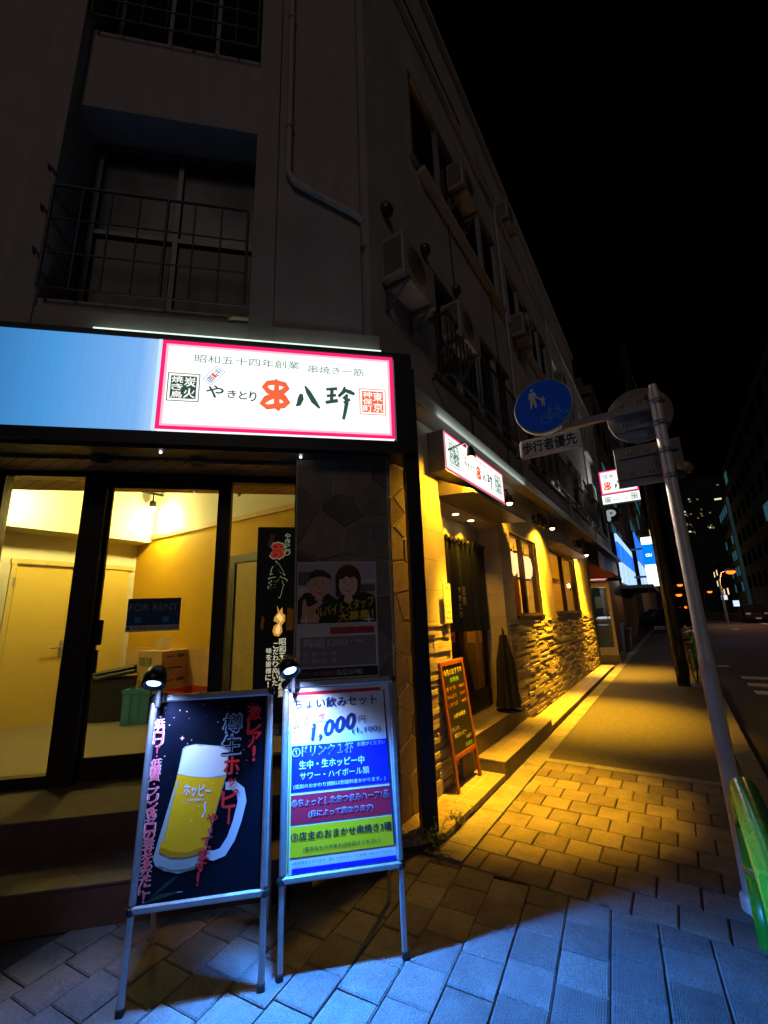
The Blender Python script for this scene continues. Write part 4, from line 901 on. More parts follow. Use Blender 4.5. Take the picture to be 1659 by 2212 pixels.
RM = [cm('rent_text', (.32, .3, .24)), cm('rent_strip', (.55, .5, .38)), cm('rent_ink', (.03, .03, .03)), cm('rent_cyan', (.04, .3, .4))]
b = B(FG); y = .0235; b.text('FOR RENT', .35, .74, 1.705, 1.765, y, 0, .0); b.rect(.336, .754, 1.537, 1.585, y, 1); b.oval(.355, 1.561, .014, .014, y - .0004, 2, 14); b.text('不動産 03-5272-4140', .39, .74, 1.55, 1.573, y - .0004, 2, .0)
for x in (.4, .62): b.rect(x, x + .05, 1.61, 1.655, y, 3)
b.build('lettering', RM, rent)
no = B(FS).box(.83, 1.0, -.052, -.046, 1.5, 1.90).build('hours_notice', M('notice_paper', (.78, .72, .66), .6, var=.04)); tag(no, 'white opening hours notice on the wall left of the noren', 'notice')
b = B(FS); y = -.0535
b.rim(.838, .992, 1.508, 1.892, .003, y, 0); b.text('営業時間', .875, .955, 1.84, 1.868, y, 0, .01)
for i, tx in enumerate(('月-金', '11:30～14:30', '17:00～23:30', '土日祝', '16:00～22:00')): b.text(tx, .855, .975, 1.765 - i * .055, 1.79 - i * .055, y, 0, 0)
b.build('lettering', cm('notice_ink', (.12, .1, .09)), no)

# ================================================================== NOREN, CHALKBOARD, UMBRELLAS
def noren():
    t = thing('noren_curtain', 'navy noren curtain hung across the restaurant entrance', 'noren', FS)
    B(FS).tube([(1.02, .245, 2.53), (2.93, .245, 2.53)], .016, 10).build('rod', M('bamboo_rod', (.25, .16, .06), .5), t)
    navy = M('noren_navy', (.003, .012, .05), .85, var=.3, scale=10, bump=.2, bscale=300)
    for k in range(5):
        x0 = 1.05 + k * .372; b = B(FS); nx, nz = 16, 10; vs = []; fs = []
        for j in range(nz + 1):
            for i in range(nx + 1):
                a = i / nx; c_ = j / nz; x = x0 + a * .366
                vs.append((x, .245 + .018 * math.sin(a * 9 + k) * (.3 + c_) + .012 * c_ * math.sin(k * 2.1), 2.49 - c_ * 1.12 + .01 * math.sin(k + a * 2)))
        for j in range(nz):
            for i in range(nx): q = j * (nx + 1) + i; fs.append((q, q + 1, q + nx + 2, q + nx + 1))
        b.add(vs, fs, 0, True)
        for a in (.04, .17, .30): b.box(x0 + a - .02, x0 + a + .03, .225, .265, 2.485, 2.55)
        b.build('panel', navy, t)
    b = B(FS); y = .215
    b.vtext('やきとり', 1.845, 1.88, 1.845, 1.58, .08, y, 0, .03); b.rim(1.93, 2.03, 1.7, 1.92, .008, y, 0); b.text('元', 1.945, 2.015, 1.82, 1.9, y, 0, .02); b.text('祖', 1.945, 2.015, 1.72, 1.80, y, 0, .02)
    b.build('lettering', [cm('noren_white', (.7, .66, .55)), cm('noren_shade', (.02, .03, .06))], t)
noren()
def chalkboard():
    F = frame(.565, 4.256, 33.6, .05); t = thing('chalkboard', 'wooden A-frame chalkboard with handwritten menu by the steps', 'chalkboard', F)
    Kc = F @ Matrix.Rotation(R(-6), 4, 'X'); W = .535
    red_w = M('red_brown_wood', (.26, .075, .025), .45, var=.25, scale=14)
    b = B(Kc); b.rbox(0, .036, -.012, .014, .0, 1.1, .004); b.rbox(W - .036, W, -.012, .014, 0, 1.1, .004); b.rbox(.036, W - .036, -.010, .012, 1.055, 1.1, .004); b.rbox(.036, W - .036, -.010, .012, .25, .29, .004); b.build('frame', red_w, t)
    B(Kc).box(.03, W - .03, -.002, .006, .28, 1.06).build('slate', M('chalk_slate', (.010, .012, .011), .5, var=.3), t)
    b = B(F)
    for x in (.0, W - .03): b.add([(x, .125, 1.07), (x + .03, .125, 1.07), (x + .03, .15, 1.07), (x, .15, 1.07), (x, .36, .0), (x + .03, .36, 0), (x + .03, .385, 0), (x, .385, 0)], [(0, 1, 2, 3), (7, 6, 5, 4), (0, 4, 5, 1), (1, 5, 6, 2), (2, 6, 7, 3), (3, 7, 4, 0)])
    b.box(.03, W - .03, .24, .255, .5, .54); b.build('rear_leg', red_w, t)
    b = B(Kc); y = -.004; M_ = [cm('chalk_yellow', (.75, .8, .12), .8), cm('chalk_green', (.25, .8, .1), .8), cm('chalk_white', (.8, .78, .7), .8), cm('chalk_orange', (.8, .3, .1), .8)]
    b.text('今月のおすすめ', .06, .47, .96, 1.02, y, 0, .0, x1z=.01); b.text('お刺身', .18, .37, .90, .945, y, 1)
    for i, (tx, pr, c_) in enumerate((('まぐろ', '580円', 3), ('かんぱち', '620円', 3), ('しめさば', '480円', 3))): b.text(tx, .07, .27, .83 - i * .07, .865 - i * .07, y, c_); b.text(pr, .36, .48, .83 - i * .07, .86 - i * .07, y, c_)
    b.text('お好み焼き', .14, .40, .58, .62, y, 0); b.text('冷やしトマト', .06, .22, .48, .52, y, 2); b.text('樽生ホッピー', .10, .36, .42, .46, y, 2); b.text('500円', .34, .46, .37, .4, y, 2); b.text('串焼き', .30, .46, .305, .345, y, 1)
    b.build('lettering', M_, t)
chalkboard()
def umbrella_group():
    dark = M('umbrella_cloth', (.012, .013, .016), .7, var=.3, scale=10)
    for i, (s, y0, lab, h) in enumerate(((2.62, -.02, 'large folded black parasol standing in the doorway', 1.02), (2.80, .03, 'closed black umbrella with a wooden handle leaning by the parasol', .98))):
        F = FS @ T((s, y0, .364)); t = thing('folded_parasol' if i == 0 else 'closed_umbrella', lab, 'parasol' if i == 0 else 'umbrella', F)
        b = B(F); n = 36; prof = ((.055, .93), (.085, .75), (.12, .62), (.135, .45), (.15, .22), (.175, .06)) if i == 0 else ((.03, .72), (.06, .55), (.085, .35), (.1, .2), (.11, .05))
        vs = []; fs = []
        for r_, z in prof:
            for j in range(n):
                a = 2 * math.pi * j / n; q = r_ * (1 + .22 * math.sin(a * 6) * (1 if r_ > .06 else .3)); vs.append((q * math.cos(a), q * .8 * math.sin(a), z))
        for k in range(len(prof) - 1):
            for j in range(n): fs.append((k * n + j, k * n + (j + 1) % n, (k + 1) * n + (j + 1) % n, (k + 1) * n + j))
        b.add(vs, fs, 0, True); b.build('cloth', dark, t)
        B(F).tube([(0, 0, 0), (0, 0, h)], .012, 8).build('pole', M('umbrella_pole', (.08, .07, .06), .4, .5), t)
        if i == 0: B(F).lathe([(.16, 0), (.17, .012), (.05, .03), (.03, .05)], 20).build('base', blackp, t)
        else:
            B(F).tube([(.0, -.13, .3), (-.03, -.14, .55), (-.05, -.13, .76)], [.014, .019, .021], 10).build('handle', M('pale_wood_handle', (.42, .22, .08), .45, var=.2), t)
            B(F).lathe([(.1, 0), (.11, .01), (.09, .02)], 18).build('stand', blackp, t)
umbrella_group()

# ================================================================== AIR CONDITIONERS
ac_m = M('aged_white_enamel', (.48, .42, .36), .55, var=.15, scale=4); ac_g = M('condenser_fins', (.12, .11, .10), .6, var=.3, scale=40)
def ac_unit():
    t = thing('air_conditioner', 'outdoor air conditioner unit hung at the corner above the shop sign', 'air conditioner', FS @ T((.09, -.2, 5.06)), 'air conditioner units on the facade')
    F = t.matrix_world
    B(F).rbox(0, .74, 0, .28, 0, .52, .015).build('casing', ac_m, t)
    g = B(F)
    for i in range(14): g.box(-.006, .0, .03 + i * .016, .038 + i * .016, .05, .47)
    g.build('side_grille', ac_g, t)
    g = B(F); g.lathe([(.2, 0), (.2, .008), (1e-4, .012)], 28, (.28, 0, .26), 0, Matrix.Rotation(R(90), 4, 'X')); g.build('fan_guard', ac_g, t)
    g = B(F)
    for x in (.08, .6): g.box(x, x + .04, -.02, .3, -.04, .0); g.box(x, x + .04, .27, .3, -.3, -.04); g.tube([(x + .02, .02, -.03), (x + .02, .28, -.28)], .014, 6)
    g.build('bracket', M('galvanised_bracket', (.22, .2, .19), .5, .6, var=.3), t)
    g = B(F); g.tube([(.7, .2, .1), (.78, .2, .05), (.74, .24, -.2), (.6, .28, -.34)], .02, 8); g.build('hose', M('hose_wrap', (.38, .34, .3), .7), t)
    return t
ac0 = ac_unit()
for s, y, z, lab in ((1.56, -.2, 5.2, 'outdoor air conditioner unit hung beside the first one over the window railing'), (2.22, -.2, 8.36, 'outdoor air conditioner unit at the third storey window'), (5.35, -.2, 7.45, 'outdoor air conditioner unit below the sill of the second upper window'),
                     (5.6, -.1, 10.85, 'outdoor air conditioner unit on the top ledge'), (10.2, -.2, 5.1, 'outdoor air conditioner unit above the red awning'), (9.9, -.2, 8.3, 'outdoor air conditioner unit high beside the third upper window'), (12.4, -.3, 5.2, 'dark outdoor air conditioner unit before the lit upper windows')):
    dup(ac0, FS @ T((s, y, z)), lab)
ll = B(FF).tube([(-1.62, .1, 4.24), (-1.58, .08, 4.27), (-1.40, .08, 4.27), (-1.36, .1, 4.24)], .03, 8).build('eave_lamp', M('dull_lamp_tube', (.5, .5, .3), .4)); tag(ll, 'small tube lamp lying on the eave above the shop sign', 'lamp')

# ================================================================== TRAFFIC SIGN POST
galv = M('painted_sign_pole', (.80, .74, .68), .45, .25, var=.15, scale=9, bump=.1)
sign_back = M('sign_back_metal', (.34, .29, .25), .55, .2, var=.25, scale=6)
FT = frame(1.915, 2.752, 123)
def traffic():
    t = thing('traffic_sign', 'pale traffic sign pole with a blue pedestrian and bicycle disc on its arm', 'traffic sign', FT)
    b = B(FT); b.tube([(0, 0, -.1), (0, 0, 1.28)], .043, 18); b.tube([(0, 0, 1.28), (0, 0, 1.31), (0, 0, 3.06)], [.043, .037, .035], 18); b.tube([(0, 0, 3.06), (0, 0, 3.11)], [.03, .026], 14); b.lathe([(.06, -.1), (.062, .06), (.046, .075)], 16); b.build('pole', galv, t)
    st = M('steel_band', (.5, .5, .5), .35, .8)
    for z in (2.98, 2.82, 2.62, 2.44):
        B(FT).lathe([(.036, -.016), (.041, -.016), (.041, .016), (.036, .016)], 18, (0, 0, z)).box(-.01, .01, -.062, -.036, z - .012, z + .012).build('band', st, t)
    B(FT).box(-.62, -.03, -.0, .045, 2.945, 2.995).build('arm', sign_back, t)
    # blue disc facing back along the pavement
    cx, cz, r = -.735, 3.17, .215
    X = T((cx, 0, cz)) @ Matrix.Rotation(R(90), 4, 'X')
    b = B(FT); b.lathe([(r, -.03), (r + .012, -.022), (r + .012, .022), (r, .03), (r - .005, .024)], 40, (0, 0, 0), 0, X); b.build('disc', M('disc_rim', (.5, .5, .48), .4, .4), t)
    BL = cm('sign_blue', (.01, .15, 1.)); WH = cm('sign_cream', (.8, .74, .6)); PB = cm('sign_cycle_blue', (.10, .50, .85)); DK = cm('sign_black', (.02, .02, .02))
    b = B(FT); b.oval(cx, cz, r, r, -.031, 0, 48); b.rim(cx - .0, cx + .0001, cz, cz + .0001, .00001, -.0315, 1)
    y = -.033
    def person_icon(x, z, h, m):
        u = h / 2.0
        b.oval(x, z + u * 1.86, u * .15, u * .15, y, m, 14)
        b.flat([(x - u * .3, z + u * 1.62), (x + u * .3, z + u * 1.62), (x + u * .42, z + u * .95), (x + u * .3, z + u * .92), (x + u * .2, z + u * 1.35), (x + u * .22, z + u * .85), (x + u * .34, z), (x + u * .14, z), (x, z + u * .78), (x - u * .14, z), (x - u * .34, z), (x - u * .22, z + u * .85), (x - u * .2, z + u * 1.35), (x - u * .3, z + u * .92), (x - u * .42, z + u * .95)], y, m)
    person_icon(cx - .068, cz + .0, .165, 1); person_icon(cx + .008, cz - .0, .08, 1)
    b.brush([(cx - .036, cz + .085, .005), (cx + .0, cz + .05, .005)], y, 1)
    wx, wz = cx + .015, cz - .115
    for d_ in (0, .125):
        P = [(wx + d_ + .038 * math.cos(a * math.pi / 10), wz + .038 * math.sin(a * math.pi / 10), .0035) for a in range(21)]; b.brush(P, y, 2)
    for A in ([(0, 0), (.035, .062), (.1, .062), (.125, 0)], [(.035, .062), (.062, .0), (.1, .062)], [(.062, 0), (0, 0)], [(.1, .062), (.095, .085), (.075, .088)], [(.035, .062), (.03, .078)], [(.015, .08), (.045, .08)]): b.brush([(wx + p, wz + q_, .004) for p, q_ in A], y - .0004, 2)
    b.build('disc_print', [BL, WH, PB, DK], t)
    # plate under it
    b = B(FT); b.rbox(-.955, -.50, -.03, .03, 2.775, 2.925, .02); b.build('plate', M('plate_cream', (.92, .80, .6), .5, var=.1), t)
    b = B(FT); b.text('歩行者優先', -.925, -.525, 2.80, 2.895, -.032, 3, .022); b.build('lettering', [BL, WH, PB, DK], t)
    # disc and plate turned away, seen from behind
    X2 = T((-.11, -.05, 2.935)) @ Matrix.Rotation(R(90), 4, 'X')
    def back(name, bb): 
        return bb.build(name, sign_back, t)
    d = back('disc', B(FT).lathe([(.2, -.006), (.206, -.002), (.206, .006), (1e-4, .007)], 40, (0, .11, 0), 0, X2).lathe([(.2, .006), (1e-4, .0065)], 40, (0, .11, 0), 0, X2))
    pl = back('plate', B(FT).rbox(-.31, .095, .05, .058, 2.42, 2.715, .012))
    rb = B(FT)
    for z in (2.83, 3.0): rb.box(-.28 if z < 2.9 else -.26, .06, .034, .05, z, z + .03)
    for z in (2.48, 2.63): rb.box(-.29, .08, .034, .05, z, z + .03)
    rb.build('rail', sign_back, t)
    st_ = B(FT); st_.rect(-.25, -.2, 3.035, 3.06, .0495, 0); st_.rect(-.25, -.2, 2.66, 2.685, .0495, 0)
    st_.build('sticker', M('sticker', (.45, .40, .34), .5), t)
    sl = B(FT)
    for x in (-.22, -.11):
        for z in (2.86, 3.01, 2.49, 2.64):
            for k in (0, .02): sl.box(x + k, x + k + .007, .031, .034, z + .002, z + .026)
    sl.build('slot', M('slot_black', (.02, .02, .02), .6), t)
    B(FT).lathe([(.045, 0), (.055, .03), (.03, .06)], 14, (.075, .0, 2.46), 0, Matrix.Rotation(R(25), 4, 'Y')).build('beacon', M('amber_beacon', (.35, .2, .08), .3), t)
traffic()
# green guard hoops along the kerb
grn = M('green_gloss_paint', (.012, .27, .015), .25, .0, var=.1, scale=6, spec=.5); refl = M('amber_reflector', (.45, .25, .03), .3)
def hoop(s, n, label, top, r=.058, L=1.3):
    F = FS @ T((s, -n, 0)); t = thing('guard_hoop', label, 'guard rail', F, 'green guard hoops along the kerb')
    P = [(0, 0, -.05), (0, 0, top - .22)]
    for i in range(9): a = i * math.pi / 16; P.append((-.22 + .22 * math.cos(a), 0, top - .22 + .22 * math.sin(a)))
    P += [(-L + .22, 0, top)]
    for i in range(9): a = math.pi / 2 + i * math.pi / 16; P.append((-L + .22 + .22 * math.cos(a), 0, top - .22 + .22 * math.sin(a)))
    P.append((-L, 0, -.05))
    B(F).tube(P, r, 18).build('pipe', grn, t)
    for x in (0, -L):
        for z in (.62, .3): B(F).lathe([(r + .001, 0), (r + .003, .004), (r + .003, .034), (r + .001, .038)], 20, (x, 0, z)).build('reflective_band', refl, t)
hoop(-.16, 2.13, 'glossy green guard hoop beside the foot of the sign pole', .73)
hoop(3.2, 2.17, 'green guard hoop half hidden behind the sign pole', .78, .045)
hoop(12.5, 2.2, 'dark green guard hoop beyond the parked bicycles', .8)
# weeds by the post
leaf_m = M('weed_leaf', (.06, .13, .025), .5, var=.4, scale=30)
def weed(x, y, h, n, seed, label, F0=ID):
    r = random.Random(seed); F = T((x, y, .0)); t = thing('weed', label, 'plant', F, 'weeds in the joint by the corner post'); b = B(F); l = B(F)
    for i in range(n):
        a = r.uniform(0, 6.28); hh = h * r.uniform(.35, 1); sp = r.uniform(.3, .9) * h
        tip = Vector((math.cos(a) * sp, math.sin(a) * sp, hh)); b.tube([(0, 0, 0), tip * .5 + Vector((0, 0, hh * .2)), tip], .002, 5)
        for k in range(5):
            p = tip * (.4 + .6 * k / 4) + Vector((0, 0, hh * .15 * (1 - k / 4))); d = Vector((r.uniform(-1, 1), r.uniform(-1, 1), r.uniform(-.2, .6))).normalized(); s_ = r.uniform(.015, .03)
            e = d.cross(Vector((0, 0, 1))).normalized() * s_ * .4
            l.add([p, p + d * s_ * .5 + e, p + d * s_, p + d * s_ * .5 - e], [(0, 1, 2, 3)])
    b.build('stem', leaf_m, t); l.build('foliage', leaf_m, t)
weed(.30, 3.50, .17, 20, 1, 'leafy green weed at the foot of the black corner post'); weed(.47, 3.78, .1, 12, 2, 'small weed in the kerb joint just past the post'); weed(.62, 3.99, .06, 8, 3, 'tiny weed tuft along the stone kerb edge')

# ================================================================== THINGS IN THE EMPTY SHOP
card = M('cardboard', (.52, .33, .15), .8, var=.12, scale=4); ink_g = cm('carton_ink', (.06, .1, .02), .8)
KRi = KR
def carton(x, z, label):
    F = KR @ T((x, -.36, z)); t = thing('carton', label, 'box', F, 'cardboard cartons stacked in the shop')
    B(F).rbox(0, .56, 0, .35, 0, .278, .004).build('box', card, t)
    b = B(F); b.text('取扱注意', .05, .34, .09, .2, -.0015, 0, .03); b.build('lettering', ink_g, t)
    b = B(F @ T((.56, 0, 0)) @ Matrix.Rotation(R(90), 4, 'Z')); b.rect(.06, .16, .2, .215, -.0015); b.rect(.2, .3, .19, .23, -.0015); b.rect(.08, .28, .06, .08, -.0015); b.build('printed_mark', ink_g, t)
carton(1.0, .42, 'cardboard carton at the bottom of the stack under the notice'); carton(1.02, .70, 'cardboard carton in the middle of the stack'); carton(1.0, .98, 'cardboard carton on top of the stack with paper sticking out')
rr = random.Random(9); b = B(KR)
for i in range(5): x = 1.2 + i * .05; b.add([(x, -.25, 1.26), (x + .07, -.22, 1.26), (x + .05 + rr.uniform(-.03, .03), -.2, 1.42 + rr.uniform(-.04, .06)), (x - .02, -.24, 1.38)], [(0, 1, 2, 3)])
tag(b.build('crumpled_paper', M('pale_paper', (.75, .55, .3), .8)), 'crumpled paper sheets poking out of the top carton', 'paper')
bin_m = M('black_plastic', (.022, .023, .022), .5, var=.3, scale=5)
F = T((-3.58, 5.98, .42)) @ Matrix.Rotation(R(10), 4, 'Z'); t = thing('black_crate', 'black plastic bin with a loose lid in the empty shop', 'bin', F)
B(F).add([(x * k, y * k, z) for z, k in ((0, .85), (.5, 1)) for x, y in ((-.28, -.2), (.28, -.2), (.28, .2), (-.28, .2))], [(3, 2, 1, 0), (0, 1, 5, 4), (1, 2, 6, 5), (2, 3, 7, 6), (3, 0, 4, 7), (4, 5, 6, 7)]).build('body', bin_m, t)
B(F @ T((0, 0, .52)) @ Matrix.Rotation(R(-9), 4, 'Y')).rbox(-.3, .3, -.22, .22, 0, .05, .015).rbox(-.2, .3, -.2, .18, .055, .1, .02).build('lid', bin_m, t)
def tray(x, y, z, rz, label, col, nm, w=.46, d=.34, h=.26):
    F = T((x, y, z)) @ Matrix.Rotation(R(rz), 4, 'Z'); t = thing('plastic_crate', label, 'crate', F)
    mt = M(nm, col, .5, var=.15); b = B(F)
    b.box(-w / 2, w / 2, -d / 2, d / 2, 0, .015); b.box(-w / 2, w / 2, -d / 2, -d / 2 + .012, .015, h); b.box(-w / 2, w / 2, d / 2 - .012, d / 2, .015, h); b.box(-w / 2, -w / 2 + .012, -d / 2 + .012, d / 2 - .012, .015, h); b.box(w / 2 - .012, w / 2, -d / 2 + .012, d / 2 - .012, .015, h); b.build('shell', mt, t)
    b = B(F); b.box(-w / 2 - .012, w / 2 + .012, -d / 2 - .012, -d / 2 - .0005, h - .04, h + .004); b.box(-w / 2 - .012, w / 2 + .012, d / 2 + .0005, d / 2 + .012, h - .04, h + .004)
    for i in range(4): b.box(-w / 2 + .05 + i * .1, -w / 2 + .09 + i * .1, -d / 2 - .006, -d / 2 - .0005, .03, h - .05)
    b.build('rim', mt, t)
tray(-3.12, 5.74, .42, 12, 'teal plastic crate on the shop floor behind the beer board', (.10, .40, .55), 'teal_plastic', .30, .3, h=.40)
tray(-2.32, 5.33, .42, -33, 'red plastic crate beside the cartons', (.45, .05, .02), 'red_plastic', .55, .4, .42)
tin = B(T((-1.68, 4.25, .42))).lathe([(.11, 0), (.11, .52), (.118, .525), (.118, .54), (.1, .542), (.1, .4)], 24).build('paint_tin', M('tin_steel', (.5, .45, .38), .35, .7)); tag(tin, 'round metal tin at the foot of the door frame', 'tin')

# ================================================================== DOWN THE STREET
# neighbour's vestibule with a glass door under a red awning
nb = thing('side_vestibule', 'narrow glass fronted vestibule with a pale frame under a red awning', 'vestibule', FS)
pale_f = M('pale_wood_frame', (.72, .62, .52), .55, var=.2, scale=8)
b = B(FS); b.box(11.98, 12.06, -.36, -.28, .2, 2.4); b.box(11.98, 12.06, .22, .3, .2, 2.4); b.box(11.985, 12.055, -.28, .22, 2.22, 2.4); b.box(11.985, 12.055, -.28, .22, .2, .42); b.build('frame', pale_f, nb)
B(FS).box(12.01, 12.02, -.28, .22, .42, 2.22).build('pane', glass('vestibule_glass', (.8, .85, .85), .08), nb)
B(FS).box(11.9, 13.6, -.4, .35, -.0, .2).build('step', M('vestibule_step', (.3, .26, .2), .7, var=.3), nb)
B(FS).box(12.07, 13.6, -.34, -.3, .2, 2.6).build('side_panel', M('brown_panel', (.16, .08, .045), .6, var=.3), nb)
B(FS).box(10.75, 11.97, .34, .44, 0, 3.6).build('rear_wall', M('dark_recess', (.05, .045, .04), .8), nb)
B(FS).sect([(.3, 2.5), (.3, 3.15), (-.62, 2.58), (-.62, 2.48)], 11.2, 13.6).build('awning', M('red_awning_cloth', (.13, .022, .018), .8, var=.25), nb)
B(FS).rbox(11.97, 11.99, -.2, -.185, 1.0, 1.35, .004).build('handle', alu, nb)
mc = thing('covered_machine', 'grey cloth covered machine behind the vestibule glass', 'machine', FS @ T((12.5, -.05, .2)))
B(mc.matrix_world).rbox(-.3, .5, -.2, .24, 0, .95, .08).build('cover', M('grey_cover', (.34, .37, .4), .7, var=.2), mc)
B(mc.matrix_world).rbox(-.28, .48, -.18, .22, .95, 1.12, .06).build('top_cover', M('white_cover', (.6, .62, .62), .7), mc)
pn = B(FS).box(12.14, 12.15, -.14, .1, 1.6, 1.95).build('door_notice', M('door_paper', (.5, .52, .46), .7)); tag(pn, 'pale notice hanging behind the vestibule glass', 'notice')
lamp('POINT', 'vestibule_lamp', FS, (12.22, -.02, 2.15), 60, (.85, .93, 1.))
B(FS).box(13.6, 19.7, -.0, .1, 0, 3.6).build('dark_shutter', M('dark_shutter_steel', (.03, .03, .032), .5, .4), bld)
pl = thing('parking_sign', 'small white P sign hanging under the projecting lightbox', 'sign', frame(.08 + 17 * .5446, 3.78 + 17 * .8387, 123))
F = pl.matrix_world
B(F).box(.1, .6, .0, .04, 5.1, 5.7).build('board', blackp, pl); B(F).text('P', .2, .5, 5.18, 5.62, -.004, 0, .05).build('lettering', glow('parking_white', (.6, .7, .7), .45), pl)
# generic street building with openings
def far_building(name, label, F, W, D, Hh, wall, rows, cols, litw, seed, litm, base=.15, face='front', ww=.6, wh=.55, pane=win_dark, side=True):
    r = random.Random(seed); t = thing(name, label, 'building', F)
    B(F).box(0, W, 0, D, 0, Hh).box(.3, W - .3, .3, D - .3, Hh, Hh + .9).build('wall', wall, t)
    B(F).box(-.15, W + .15, -.15, D + .15, Hh - .35, Hh + .1).build('cornice', wall, t)
    fh = (Hh - 3.2) / rows; cw = W / cols
    for j in range(rows):
        for i in range(cols):
            x, z = cw * (i + .5 - ww / 2), 3.2 + fh * (j + .5 - wh / 2); lit = r.random() < litw
            fo = B(F).box(x - .06, x + cw * ww + .06, -.06, -.002, z - .08, z).box(x - .06, x + cw * ww + .06, -.05, -.002, z + fh * wh, z + fh * wh + .06).build('window', wall, t)
            sub(B(F).box(x, x + cw * ww, -.03, -.003, z, z + fh * wh), 'pane', litm if lit else pane, fo)
    if side:
        cs = max(2, int(D / 4)); cd = D / cs
        for j in range(rows):
            for i in range(cs):
                y_, z = cd * (i + .25), 3.2 + fh * (j + .25); lit = r.random() < litw
                B(F).box(-.03, -.003, y_, y_ + cd * .5, z, z + fh * .5).build('window', litm if lit else pane, t)
    return t
dk = M('night_concrete', (.12, .115, .11), .85, var=.3, scale=.6); dk2 = M('night_concrete_blue', (.16, .2, .22), .8, var=.3, scale=.5)
teal = glow('teal_window', (.10, .42, .5), .16); warmw = glow('far_warm_window', (1, .72, .35), 1.2); tealdim = M('teal_wall', (.12, .2, .22), .8, var=.5, scale=.4, emit=.0)
# building with the blue lit shop
B2 = far_building('blue_shop_building', 'dark building behind the blue lit shop panels', FS @ T((20.3, .05, 0)), 9.2, 8, 13, dk, 3, 3, .3, 4, teal, side=True)
bp = thing('shop_billboard', 'large blue and white lit shop panel lying along the facade', 'billboard', FS)
def streak(name, c1, c2, s):
    m = bpy.data.materials.new(name); m.use_nodes = True; t = m.node_tree; t.nodes.clear()
    tc = N(t, 'ShaderNodeTexCoord'); mp = N(t, 'ShaderNodeMapping'); mp.inputs['Scale'].default_value = (3, 1, .25); t.links.new(tc.outputs['Object'], mp.inputs[0])
    n = N(t, 'ShaderNodeTexNoise', Scale=2.5, Detail=4.); t.links.new(mp.outputs[0], n.inputs['Vector'])
    cr = N(t, 'ShaderNodeValToRGB'); e = cr.color_ramp.elements; e[0].position = .35; e[0].color = (*c1, 1); e[1].position = .65; e[1].color = (*c2, 1); t.links.new(n.outputs[0], cr.inputs[0])
    em = N(t, 'ShaderNodeEmission', Strength=s); t.links.new(cr.outputs[0], em.inputs[0]); o = N(t, 'ShaderNodeOutputMaterial'); t.links.new(em.outputs[0], o.inputs[0]); return m
blu = streak('lit_blue_panel', (.0, .05, .8), (.05, .35, 1.), 1.15); whi = streak('lit_pale_panel', (.22, .45, 1.), (.6, .82, 1), 1.25)
B(FS).box(20.2, 29.5, -.16, -.06, 2.75, 3.75).build('lower_panel', whi, bp); B(FS).box(20.2, 29.5, -.16, -.06, 3.78, 4.7).build('upper_panel', blu, bp); B(FS).box(20.2, 29.5, -.15, -.06, 4.72, 5.1).build('top_panel', whi, bp)
B(FS).box(20.15, 29.55, -.06, .05, 2.7, 5.15).build('case', dark_metal, bp)
B(FS).box(20.3, 29.5, -1.3, -.0, 2.45, 2.6).build('shop_awning', M('shop_awning_grey', (.2, .2, .2), .7), bp)
bp2 = thing('shop_billboard', 'pale blue lit screen wrap on the building beyond the parking gap', 'billboard', FS)
B(FS).box(37.4, 48, -.1, -.02, 3.2, 5.2).build('lower_panel', whi, bp2); B(FS).box(37.4, 48, -.1, -.02, 5.25, 7.6).build('upper_panel', blu, bp2); B(FS).box(37.3, 48.1, -.02, .08, 3.1, 7.7).build('case', dark_metal, bp2)
FB = frame(.08 + 22 * .5446, 3.78 + 22 * .8387, 123)
sb = thing('shop_lightbox', 'upright projecting lightbox of white and blue bands over the pavement', 'sign', FB)
B(FB).box(1.04, 1.53, .01, .25, 2.54, 5.02).box(.5, 1.04, .1, .16, 4.4, 4.5).box(.5, 1.04, .1, .16, 3.0, 3.1).build('case', dark_metal, sb)
b = B(FB); b.rect(1.05, 1.52, 2.56, 3.62, 0, 0); b.rect(1.05, 1.52, 3.62, 4.63, 0, 1); b.rect(1.05, 1.52, 4.63, 5.0, 0, 0); b.text('CBU', 1.16, 1.42, 4.02, 4.16, -.004, 0, .03); b.text('本', 1.24, 1.32, 4.78, 4.86, -.004, 1); b.build('lit_panel', [glow('cold_white', (.85, .93, 1), 2.2), glow('cold_blue', (.0, .22, 1.), 1.1)], sb)
lamp('AREA', 'panel_spill', FB, (1.0, -.4, 3.9), 60, (.2, .4, 1), size=1.)
for o in bpy.data.objects:
    if o.name.startswith('panel_spill'): o.data.size = 1.2; o.rotation_euler = (R(60), 0, R(-33))
far_building('flat_block', 'dark narrow building beyond the parking gap', FS @ T((37.5, .1, 0)), 14, 9, 16, dk, 4, 4, .25, 8, teal)
far_building('flat_block', 'tall dark block on the near side further down the street', FS @ T((52, .1, 0)), 22, 10, 22, dk2, 6, 5, .25, 9, teal)
far_building('flat_block', 'distant dark block closing the near side of the street', FS @ T((76, .1, 0)), 40, 10, 18, dk, 5, 8, .2, 10, warmw)
# opposite side
FO2 = FS @ T((0, -13.2, 0)) @ Matrix.Rotation(R(180), 4, 'Z')       # x back along the street, y away from the road
far_building('flat_block', 'teal lit office building across the road', FO2 @ T((-122, .6, 0)), 16, 14, 22, dk2, 6, 4, .55, 11, teal)
far_building('flat_block', 'dark tall building at the right edge across the road', FO2 @ T((-98, .3, 0)), 50, 14, 26, dk, 6, 9, .04, 12, teal)
far_building('flat_block', 'low dark building beyond the junction across the road', FO2 @ T((-170, .6, 0)), 40, 14, 12, dk, 3, 8, .2, 13, warmw)
